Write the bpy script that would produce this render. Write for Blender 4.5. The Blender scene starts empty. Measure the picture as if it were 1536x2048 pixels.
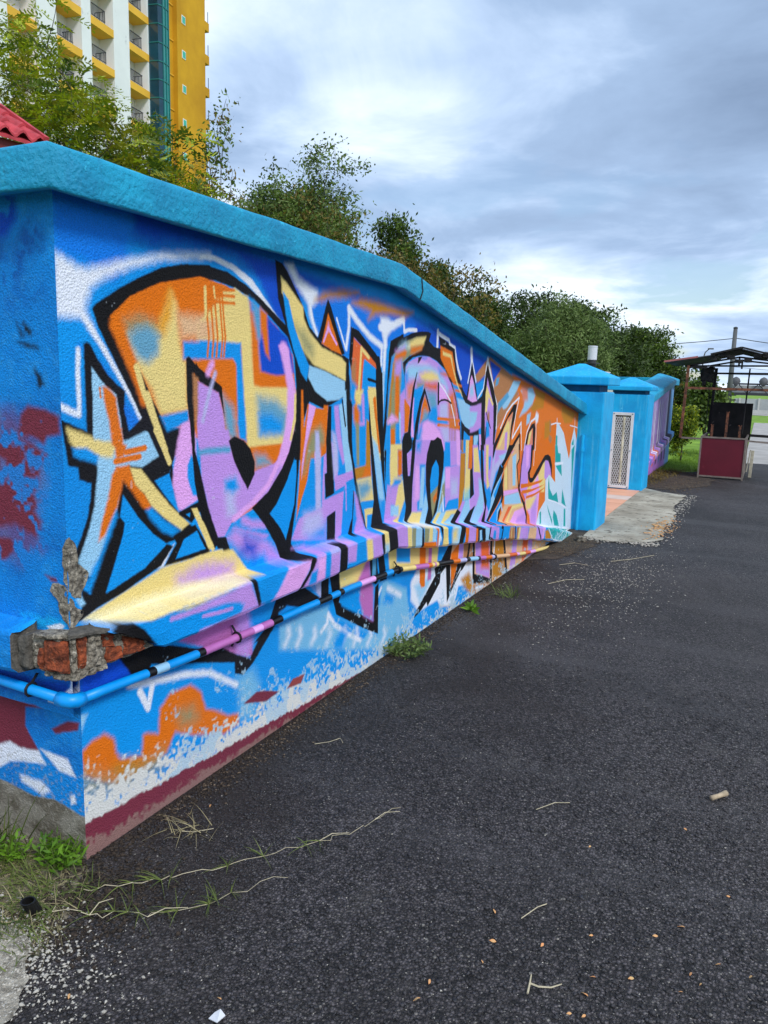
import bpy, math, random
import numpy as np
from mathutils import Vector, Matrix, noise as mnoise
R_=math.radians
scene=bpy.context.scene
COL=scene.collection
random.seed(7); RNG=np.random.default_rng(11)
# ------------------------------------------------------------------ camera, sky, sun, exposure
cam_data=bpy.data.cameras.new('camera'); cam=bpy.data.objects.new('camera',cam_data); COL.objects.link(cam)
right=Vector((0.895862708679688,0.4434075482015695,0.028631335892083408))
down=Vector((0.09969556223952697,-0.13779500176338824,-0.9854305314728037))
fwd=Vector((-0.43300208090358766,0.8856648822703205,-0.167651168341477))
cam.matrix_world=Matrix(((right.x,-down.x,-fwd.x,0),(right.y,-down.y,-fwd.y,0),(right.z,-down.z,-fwd.z,1.55),(0,0,0,1)))
cam_data.sensor_fit='VERTICAL'; cam_data.sensor_height=36.; cam_data.lens=1540/2048*36
cam_data.clip_start=.05; cam_data.clip_end=2000
scene.camera=cam
SUN_EL,SUN_AZ=R_(42),R_(120)      # azimuth measured from +Y towards +X
world=bpy.data.worlds.new('World'); scene.world=world; world.use_nodes=True
def build_sky():
    nt=world.node_tree; n=nt.nodes; l=nt.links; n.clear()
    out=n.new('ShaderNodeOutputWorld')
    sky=n.new('ShaderNodeTexSky'); sky.sky_type='NISHITA'; sky.sun_disc=False
    sky.sun_elevation=SUN_EL; sky.sun_rotation=SUN_AZ; sky.air_density=1.; sky.dust_density=1.; sky.ozone_density=2.
    bg=n.new('ShaderNodeBackground'); bg.inputs[1].default_value=.1; l.new(sky.outputs[0],bg.inputs[0])
    tc=n.new('ShaderNodeTexCoord')
    sep=n.new('ShaderNodeSeparateXYZ'); l.new(tc.outputs['Generated'],sep.inputs[0])
    def m(op,a,b=None,clamp=False):
        k=n.new('ShaderNodeMath'); k.operation=op; k.use_clamp=clamp
        for i,v in enumerate((a,b)):
            if v is None: continue
            if isinstance(v,(int,float)): k.inputs[i].default_value=v
            else: l.new(v,k.inputs[i])
        return k.outputs[0]
    z=m('MAXIMUM',sep.outputs[2],0.)
    den=m('ADD',z,.16)
    px=m('DIVIDE',sep.outputs[0],den); py=m('DIVIDE',sep.outputs[1],den)
    comb=n.new('ShaderNodeCombineXYZ'); l.new(px,comb.inputs[0]); l.new(py,comb.inputs[1])
    def nz(scale,detail,rough,off,dist=0.):
        mp=n.new('ShaderNodeMapping'); mp.inputs['Location'].default_value=off; mp.inputs['Scale'].default_value=(1,1,1)
        l.new(comb.outputs[0],mp.inputs[0])
        t=n.new('ShaderNodeTexNoise'); t.inputs['Scale'].default_value=scale; t.inputs['Detail'].default_value=detail
        t.inputs['Roughness'].default_value=rough; t.inputs['Distortion'].default_value=dist
        l.new(mp.outputs[0],t.inputs['Vector']); return t.outputs['Fac']
    def ramp(v,stops):
        r=n.new('ShaderNodeValToRGB'); l.new(v,r.inputs[0]); e=r.color_ramp.elements
        while len(e)<len(stops): e.new(.5)
        for i,(p,c) in enumerate(stops): e[i].position=p; e[i].color=(*c,1)
        return r.outputs[0]
    big=nz(.62,7,.52,SKY_OFF,.25)
    fine=nz(1.5,8,.58,(3.1,7.7,0),.5)
    s=m('ADD',m('MULTIPLY',big,.66),m('MULTIPLY',fine,.34))
    low=ramp(z,[(.10,(0,0,0)),(.34,(1,1,1))])
    s=m('ADD',s,m('MULTIPLY',m('SUBTRACT',low,1.),.085))
    cloudcol=ramp(s,[(.36,(.72,.79,.85)),(.42,(.54,.635,.765)),(.475,(.375,.485,.66)),(.53,(.26,.36,.525)),(.72,(.12,.175,.28))])
    bgc=n.new('ShaderNodeBackground'); bgc.inputs[1].default_value=SKY_CLOUD; l.new(cloudcol,bgc.inputs[0])
    cov=nz(1.1,6,.55,(1.3,-2.2,0),.2)
    cv=ramp(cov,[(.36,(0,0,0)),(.46,(1,1,1))])
    # blue gaps mostly low over the horizon
    mx=m('MAXIMUM',cv,low)
    mix=n.new('ShaderNodeMixShader'); l.new(mx,mix.inputs[0]); l.new(bg.outputs[0],mix.inputs[1]); l.new(bgc.outputs[0],mix.inputs[2])
    l.new(mix.outputs[0],out.inputs[0])
SKY_OFF=(9.2,6.2,0.); SKY_CLOUD=1.0
build_sky()
sd=bpy.data.lights.new('sun','SUN'); sd.energy=1.5; sd.angle=R_(14); sd.color=(1,.96,.9)
sun=bpy.data.objects.new('sun',sd); COL.objects.link(sun); sun.location=(6,2,12)
sv=Vector((math.sin(SUN_AZ)*math.cos(SUN_EL),math.cos(SUN_AZ)*math.cos(SUN_EL),math.sin(SUN_EL)))
sun.rotation_euler=(-sv).to_track_quat('-Z','Y').to_euler()
vs=scene.view_settings; vs.view_transform='Standard'; vs.look='None'; vs.exposure=.68; vs.gamma=1.; vs.use_curve_mapping=False

# ------------------------------------------------------------------ helpers
class MB:
    def __init__(s): s.v=[]; s.f=[]; s.mi=[]
    def add(s,vs,fs,mi=0):
        b=len(s.v); s.v+= [tuple(map(float,p)) for p in vs]
        for f in fs: s.f.append(tuple(b+i for i in f)); s.mi.append(mi)
    def box(s,a,b,mi=0):
        x0,y0,z0=a; x1,y1,z1=b
        s.add([(x0,y0,z0),(x1,y0,z0),(x1,y1,z0),(x0,y1,z0),(x0,y0,z1),(x1,y0,z1),(x1,y1,z1),(x0,y1,z1)],
              [(0,3,2,1),(4,5,6,7),(0,1,5,4),(1,2,6,5),(2,3,7,6),(3,0,4,7)],mi)
    def bar(s,p,q,w,h=None,mi=0,up=(0,0,1)):
        p,q=Vector(p),Vector(q); d=(q-p).normalized(); u=Vector(up)
        if abs(d.dot(u))>.95: u=Vector((0,1,0))
        a=d.cross(u).normalized(); b=a.cross(d).normalized(); h=h or w
        a*=w/2; b*=h/2
        s.add([p-a-b,p+a-b,p+a+b,p-a+b,q-a-b,q+a-b,q+a+b,q-a+b],[(0,3,2,1),(4,5,6,7),(0,1,5,4),(1,2,6,5),(2,3,7,6),(3,0,4,7)],mi)
    def tube(s,pts,rad,n=8,mi=0,cap=True,mis=None):
        pts=[Vector(p) for p in pts]; rs=rad if isinstance(rad,(list,tuple)) else [rad]*len(pts)
        rings=[]; prev=None
        for i,p in enumerate(pts):
            d=(pts[min(i+1,len(pts)-1)]-pts[max(i-1,0)])
            if d.length<1e-9: d=Vector((0,0,1))
            d.normalize()
            if prev is None:
                u=Vector((0,0,1)) if abs(d.z)<.9 else Vector((1,0,0))
                a=d.cross(u).normalized()
            else:
                a=(prev-d*prev.dot(d))
                if a.length<1e-6: a=d.orthogonal()
                a.normalize()
            prev=a; b=d.cross(a)
            base=len(s.v)
            for k in range(n):
                t=2*math.pi*k/n; s.v.append(tuple(p+(a*math.cos(t)+b*math.sin(t))*rs[i]))
            rings.append(base)
        for i in range(len(rings)-1):
            for k in range(n):
                a0,b0=rings[i],rings[i+1]; s.f.append((a0+k,a0+(k+1)%n,b0+(k+1)%n,b0+k)); s.mi.append(mis[i] if mis else mi)
        if cap:
            s.f.append(tuple(rings[0]+k for k in range(n))[::-1]); s.mi.append(mi)
            s.f.append(tuple(rings[-1]+k for k in range(n))); s.mi.append(mi)
    def lathe(s,c,prof,n=16,mi=0):
        c=Vector(c); rings=[]
        for r,z in prof:
            rings.append(len(s.v))
            for k in range(n):
                t=2*math.pi*k/n; s.v.append((c.x+r*math.cos(t),c.y+r*math.sin(t),c.z+z))
        for i in range(len(rings)-1):
            for k in range(n): s.f.append((rings[i]+k,rings[i]+(k+1)%n,rings[i+1]+(k+1)%n,rings[i+1]+k)); s.mi.append(mi)
        s.f.append(tuple(rings[0]+k for k in range(n))[::-1]); s.mi.append(mi); s.f.append(tuple(rings[-1]+k for k in range(n))); s.mi.append(mi)
    def build(s,name,mats,parent=None,smooth=False,bevel=0.,bseg=2,origin=None):
        me=bpy.data.meshes.new(name)
        o0=Vector(origin) if origin is not None else (parent_world(parent) if parent else Vector((0,0,0)))
        me.from_pydata([(p[0]-o0.x,p[1]-o0.y,p[2]-o0.z) for p in s.v],[],s.f)
        if not isinstance(mats,(list,tuple)): mats=[mats]
        for m in mats: me.materials.append(m)
        if len(mats)>1: me.polygons.foreach_set('material_index',s.mi)
        if smooth: me.polygons.foreach_set('use_smooth',[True]*len(s.f))
        me.update()
        ob=bpy.data.objects.new(name,me); COL.objects.link(ob)
        if parent: ob.parent=parent; ob.location=o0-parent_world(parent)
        else: ob.location=o0
        if bevel>0:
            b=ob.modifiers.new('bevel','BEVEL'); b.width=bevel; b.segments=bseg; b.limit_method='ANGLE'; b.angle_limit=R_(35)
        return ob
def parent_world(o):
    p=Vector((0,0,0))
    while o is not None: p+=o.location; o=o.parent
    return p
def np_mesh(name,verts,faces,mat,parent=None,smooth=False,origin=None):
    """verts (n,3), faces (m,k) arrays -> one object"""
    o0=Vector(origin) if origin is not None else (parent_world(parent) if parent else Vector((0,0,0)))
    me=bpy.data.meshes.new(name); n=len(verts); m,k=faces.shape
    me.vertices.add(n); me.vertices.foreach_set('co',(np.asarray(verts,np.float32)-np.array(o0,np.float32)).ravel())
    me.loops.add(m*k); me.loops.foreach_set('vertex_index',faces.astype(np.int32).ravel())
    me.polygons.add(m); me.polygons.foreach_set('loop_start',np.arange(0,m*k,k,dtype=np.int32))
    if smooth: me.polygons.foreach_set('use_smooth',np.ones(m,bool))
    me.materials.append(mat); me.update(calc_edges=True)
    ob=bpy.data.objects.new(name,me); COL.objects.link(ob)
    if parent: ob.parent=parent; ob.location=o0-parent_world(parent)
    else: ob.location=o0
    return ob
def thing(name,label,cat,loc,group=None):
    o=bpy.data.objects.new(name,None); COL.objects.link(o); o.location=loc; o.empty_display_size=.1
    o['label']=label; o['category']=cat
    if group: o['group']=group
    return o
def tag(o,label=None,cat=None,group=None,kind=None):
    for k,v in (('label',label),('category',cat),('group',group),('kind',kind)):
        if v: o[k]=v
    return o
def srgb(r,g,b):
    return tuple(float(c) for c in lin((r,g,b)))
# ------------------------------------------------------------------ materials
def mat(name,col,rough=.8,var=.25,vscale=6.,bump=0.,bscale=60.,bdist=.004,metal=0.,col2=None,fleck=None,bdetail=4.,spec=.4,streak=None):
    m=bpy.data.materials.new(name); m.use_nodes=True; nt=m.node_tree; n=nt.nodes; l=nt.links
    b=n['Principled BSDF']; b.inputs['Roughness'].default_value=rough; b.inputs['Metallic'].default_value=metal
    b.inputs['Specular IOR Level'].default_value=spec
    geo=n.new('ShaderNodeNewGeometry')
    t=n.new('ShaderNodeTexNoise'); t.inputs['Scale'].default_value=vscale; t.inputs['Detail'].default_value=6; t.inputs['Roughness'].default_value=.6
    l.new(geo.outputs['Position'],t.inputs['Vector'])
    r=n.new('ShaderNodeValToRGB'); l.new(t.outputs['Fac'],r.inputs[0])
    c2=col2 or tuple(c*(1-var) for c in col)
    r.color_ramp.elements[0].position=.35; r.color_ramp.elements[0].color=(*c2,1)
    r.color_ramp.elements[1].position=.65; r.color_ramp.elements[1].color=(*[min(1,c*(1+var*.4)) for c in col],1)
    last=r.outputs[0]
    if fleck:
        fc,fs,th=fleck
        t2=n.new('ShaderNodeTexNoise'); t2.inputs['Scale'].default_value=fs; t2.inputs['Detail'].default_value=5; t2.inputs['Roughness'].default_value=.65
        l.new(geo.outputs['Position'],t2.inputs['Vector'])
        r2=n.new('ShaderNodeValToRGB'); l.new(t2.outputs['Fac'],r2.inputs[0])
        r2.color_ramp.elements[0].position=th; r2.color_ramp.elements[1].position=th+.05
        mx=n.new('ShaderNodeMix'); mx.data_type='RGBA'; l.new(r2.outputs[0],mx.inputs[0]); l.new(last,mx.inputs[6]); mx.inputs[7].default_value=(*fc,1)
        last=mx.outputs[2]
    if streak:
        sc,sth=streak; mp=n.new('ShaderNodeMapping'); mp.inputs['Scale'].default_value=(14,14,1.1); l.new(geo.outputs['Position'],mp.inputs[0])
        t4=n.new('ShaderNodeTexNoise'); t4.inputs['Scale'].default_value=2.2; t4.inputs['Detail'].default_value=6; l.new(mp.outputs[0],t4.inputs['Vector'])
        r4=n.new('ShaderNodeValToRGB'); l.new(t4.outputs['Fac'],r4.inputs[0]); r4.color_ramp.elements[0].position=sth; r4.color_ramp.elements[1].position=sth+.16; r4.color_ramp.elements[1].color=(.55,.55,.55,1)
        mx=n.new('ShaderNodeMix'); mx.data_type='RGBA'; l.new(r4.outputs[0],mx.inputs[0]); l.new(last,mx.inputs[6]); mx.inputs[7].default_value=(*sc,1)
        last=mx.outputs[2]
    l.new(last,b.inputs['Base Color'])
    if bump>0: add_bump(n,l,b,geo,bump,bscale,bdist,bdetail)
    return m
def add_bump(n,l,b,geo,bump,bscale,bdist,detail=4.):
    t3=n.new('ShaderNodeTexNoise'); t3.inputs['Scale'].default_value=bscale; t3.inputs['Detail'].default_value=detail; t3.inputs['Roughness'].default_value=.6
    l.new(geo.outputs['Position'],t3.inputs['Vector'])
    bp=n.new('ShaderNodeBump'); bp.inputs['Strength'].default_value=bump; bp.inputs['Distance'].default_value=bdist
    l.new(t3.outputs['Fac'],bp.inputs['Height']); l.new(bp.outputs[0],b.inputs['Normal'])
def paint_mat(name,wp,axis,bump=.6,dirt=.24):
    """stucco carrying the painting wp; axis = which world axis runs along the wall (0 = x, 1 = y)"""
    im=bpy.data.images.new(name,wp.w,wp.h); a=np.ones((wp.h,wp.w,4),np.float32)
    c=np.clip(wp.img,0,1); a[...,:3]=np.where(c<.0031308,c*12.92,1.055*np.power(np.maximum(c,1e-6),1/2.4)-.055)
    im.pixels.foreach_set(a.ravel()); im.update(); im.pack()
    m=bpy.data.materials.new(name); m.use_nodes=True; nt=m.node_tree; n=nt.nodes; l=nt.links
    b=n['Principled BSDF']; b.inputs['Roughness'].default_value=.7; b.inputs['Specular IOR Level'].default_value=.2
    geo=n.new('ShaderNodeNewGeometry'); sep=n.new('ShaderNodeSeparateXYZ'); l.new(geo.outputs['Position'],sep.inputs[0])
    comb=n.new('ShaderNodeCombineXYZ')
    for k,(s0,s1,ax) in enumerate(((wp.u0,wp.u1,axis),(wp.v0,wp.v1,2))):
        mr=n.new('ShaderNodeMapRange'); mr.clamp=False; mr.inputs[1].default_value=s0; mr.inputs[2].default_value=s1
        l.new(sep.outputs[ax],mr.inputs[0]); l.new(mr.outputs[0],comb.inputs[k])
    tx=n.new('ShaderNodeTexImage'); tx.image=im; tx.extension='EXTEND'; tx.interpolation='Cubic'; l.new(comb.outputs[0],tx.inputs[0])
    # fine stucco grain shows through the paint
    g=n.new('ShaderNodeTexNoise'); g.inputs['Scale'].default_value=260; g.inputs['Detail'].default_value=3; l.new(geo.outputs['Position'],g.inputs['Vector'])
    gr=n.new('ShaderNodeMapRange'); gr.inputs[1].default_value=.3; gr.inputs[2].default_value=.7; gr.inputs[3].default_value=1-dirt; gr.inputs[4].default_value=1.16
    l.new(g.outputs['Fac'],gr.inputs[0])
    mx=n.new('ShaderNodeMix'); mx.data_type='RGBA'; mx.blend_type='MULTIPLY'; mx.inputs[0].default_value=1; l.new(tx.outputs[0],mx.inputs[6]); l.new(gr.outputs[0],mx.inputs[7])
    l.new(mx.outputs[2],b.inputs['Base Color'])
    v=n.new('ShaderNodeTexVoronoi'); v.inputs['Scale'].default_value=150; l.new(geo.outputs['Position'],v.inputs['Vector'])
    t3=n.new('ShaderNodeTexNoise'); t3.inputs['Scale'].default_value=190; t3.inputs['Detail'].default_value=3; l.new(geo.outputs['Position'],t3.inputs['Vector'])
    t4=n.new('ShaderNodeTexNoise'); t4.inputs['Scale'].default_value=9; t4.inputs['Detail'].default_value=3; l.new(geo.outputs['Position'],t4.inputs['Vector'])
    ad=n.new('ShaderNodeMath'); ad.operation='ADD'; l.new(v.outputs['Distance'],ad.inputs[0]); l.new(t3.outputs['Fac'],ad.inputs[1])
    ad2=n.new('ShaderNodeMath'); ad2.operation='MULTIPLY_ADD'; l.new(t4.outputs['Fac'],ad2.inputs[0]); ad2.inputs[1].default_value=2.5; l.new(ad.outputs[0],ad2.inputs[2])
    bp=n.new('ShaderNodeBump'); bp.inputs['Strength'].default_value=bump; bp.inputs['Distance'].default_value=.004
    l.new(ad2.outputs[0],bp.inputs['Height']); l.new(bp.outputs[0],b.inputs['Normal'])
    return m

# ------------------------------------------------------------------ spray-paint rasteriser
PAL=dict(K=(15,14,17),B=(0,152,238),D=(2,78,204),M=(8,124,234),L=(156,208,242),Y=(242,216,136),O=(232,116,10),
 G=(196,130,28),R=(232,106,52),P=(198,150,232),I=(236,172,242),W=(234,239,252),T=(20,166,166),N=(184,126,82),
 V=(150,150,112),Q=(190,190,236),H=(234,122,34),E=(104,164,196),C=(86,164,210),X=(226,138,118),W3=(247,238,196),Z=(232,186,142),J=(236,160,36),
 T2=(170,214,200),W2=(206,226,242),T3=(14,110,150),L2=(120,190,232),P2=(192,112,186))
def lin(c):
    c=np.asarray(c,float)/255.
    return np.where(c<=.04045,c/12.92,((c+.055)/1.055)**2.4)
def vnoise(h,w,cell,rng):
    """smooth value noise on an h x w grid"""
    gh,gw=int(h/cell)+3,int(w/cell)+3
    g=rng.random((gh,gw)).astype(np.float32)
    yy=np.arange(h)/cell; xx=np.arange(w)/cell
    yi=yy.astype(int); xi=xx.astype(int)
    fy=(yy-yi)[:,None].astype(np.float32); fx=(xx-xi)[None,:].astype(np.float32)
    fy=fy*fy*(3-2*fy); fx=fx*fx*(3-2*fx)
    a=g[yi][:,xi]; b=g[yi][:,xi+1]; c=g[yi+1][:,xi]; d=g[yi+1][:,xi+1]
    return (a*(1-fx)+b*fx)*(1-fy)+(c*(1-fx)+d*fx)*fy
class Wallpaint:
    """a picture in wall metres, painted shape by shape like a spray can"""
    def __init__(s,u0,u1,v0,v1,res,base,seed=1):
        s.u0,s.v0,s.res=u0,v0,res
        s.w=int((u1-u0)/res); s.h=int((v1-v0)/res)
        s.u1=u0+s.w*res; s.v1=v0+s.h*res
        s.rng=np.random.default_rng(seed)
        s.img=np.empty((s.h,s.w,3),np.float32); s.img[:]=base
        s.rough=(vnoise(s.h,s.w,2.2,s.rng)-.5)*.6+(vnoise(s.h,s.w,7,s.rng)-.5)*.7
    def box(s,us,vs,m):
        x0=max(0,int((min(us)-m-s.u0)/s.res)); x1=min(s.w,int((max(us)+m-s.u0)/s.res)+2)
        y0=max(0,int((min(vs)-m-s.v0)/s.res)); y1=min(s.h,int((max(vs)+m-s.v0)/s.res)+2)
        return x0,x1,y0,y1
    def grid(s,b):
        x0,x1,y0,y1=b
        return (s.u0+(np.arange(x0,x1,dtype=np.float32)+.5)*s.res)[None,:],(s.v0+(np.arange(y0,y1,dtype=np.float32)+.5)*s.res)[:,None]
    def lay(s,b,sd,soft,col,op=1.):
        x0,x1,y0,y1=b
        sd=sd+s.rough[y0:y1,x0:x1]*(.0013+soft*.35)
        a=np.clip(.5+sd/(2*soft),0,1); a=(a*a*(3-2*a)*op)[...,None]
        s.img[y0:y1,x0:x1]+=(np.asarray(col,np.float32)-s.img[y0:y1,x0:x1])*a
    def poly(s,pts,soft,col,op=1.):
        pts=np.asarray(pts,np.float32); b=s.box(pts[:,0],pts[:,1],soft*1.5)
        if b[1]<=b[0] or b[3]<=b[2]: return
        X,Y=s.grid(b); ins=np.zeros((b[3]-b[2],b[1]-b[0]),bool); d2=np.full(ins.shape,1e9,np.float32)
        n=len(pts)
        for i in range(n):
            (ax,ay),(bx,by)=pts[i],pts[(i+1)%n]
            ex,ey=bx-ax,by-ay; L=ex*ex+ey*ey
            if L<1e-9: continue
            wx=X-ax; wy=Y-ay
            t=np.clip((wx*ex+wy*ey)/L,0,1)
            d2=np.minimum(d2,(wx-t*ex)**2+(wy-t*ey)**2)
            if ey!=0:
                c=((ay<=Y)!=(by<=Y))&(wx<ex*wy/ey)
                ins^=c
        d=np.sqrt(d2); s.lay(b,np.where(ins,d,-d),soft,col,op)
    def line(s,pts,r,soft,col,op=1.):
        pts=np.asarray(pts,np.float32); b=s.box(pts[:,0],pts[:,1],r+soft*1.5)
        if b[1]<=b[0] or b[3]<=b[2]: return
        X,Y=s.grid(b); d2=np.full((b[3]-b[2],b[1]-b[0]),1e9,np.float32)
        for i in range(len(pts)-1):
            (ax,ay),(bx,by)=pts[i],pts[i+1]; ex,ey=bx-ax,by-ay; L=ex*ex+ey*ey+1e-9
            wx=X-ax; wy=Y-ay; t=np.clip((wx*ex+wy*ey)/L,0,1)
            d2=np.minimum(d2,(wx-t*ex)**2+(wy-t*ey)**2)
        s.lay(b,r-np.sqrt(d2),soft,col,op)
    def script(s,text,pal):
        for row in text.strip().split('\n'):
            k=row.split(); v=np.array(k[3:],np.float32).reshape(-1,2)/1000.; soft=int(k[2])/1000.
            if k[1]=='f': s.poly(v,max(soft,.0022),pal[k[0]])
            else: s.line(v,int(k[1][1:])/1000.,max(soft,.0022),pal[k[0]])
    def noise(s,cell): return vnoise(s.h,s.w,cell/s.res,s.rng)
    def mask(s,m,col,op=1.):
        a=(np.clip(m,0,1)*op)[...,None].astype(np.float32)
        s.img+=(np.asarray(col,np.float32)-s.img)*a

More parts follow.
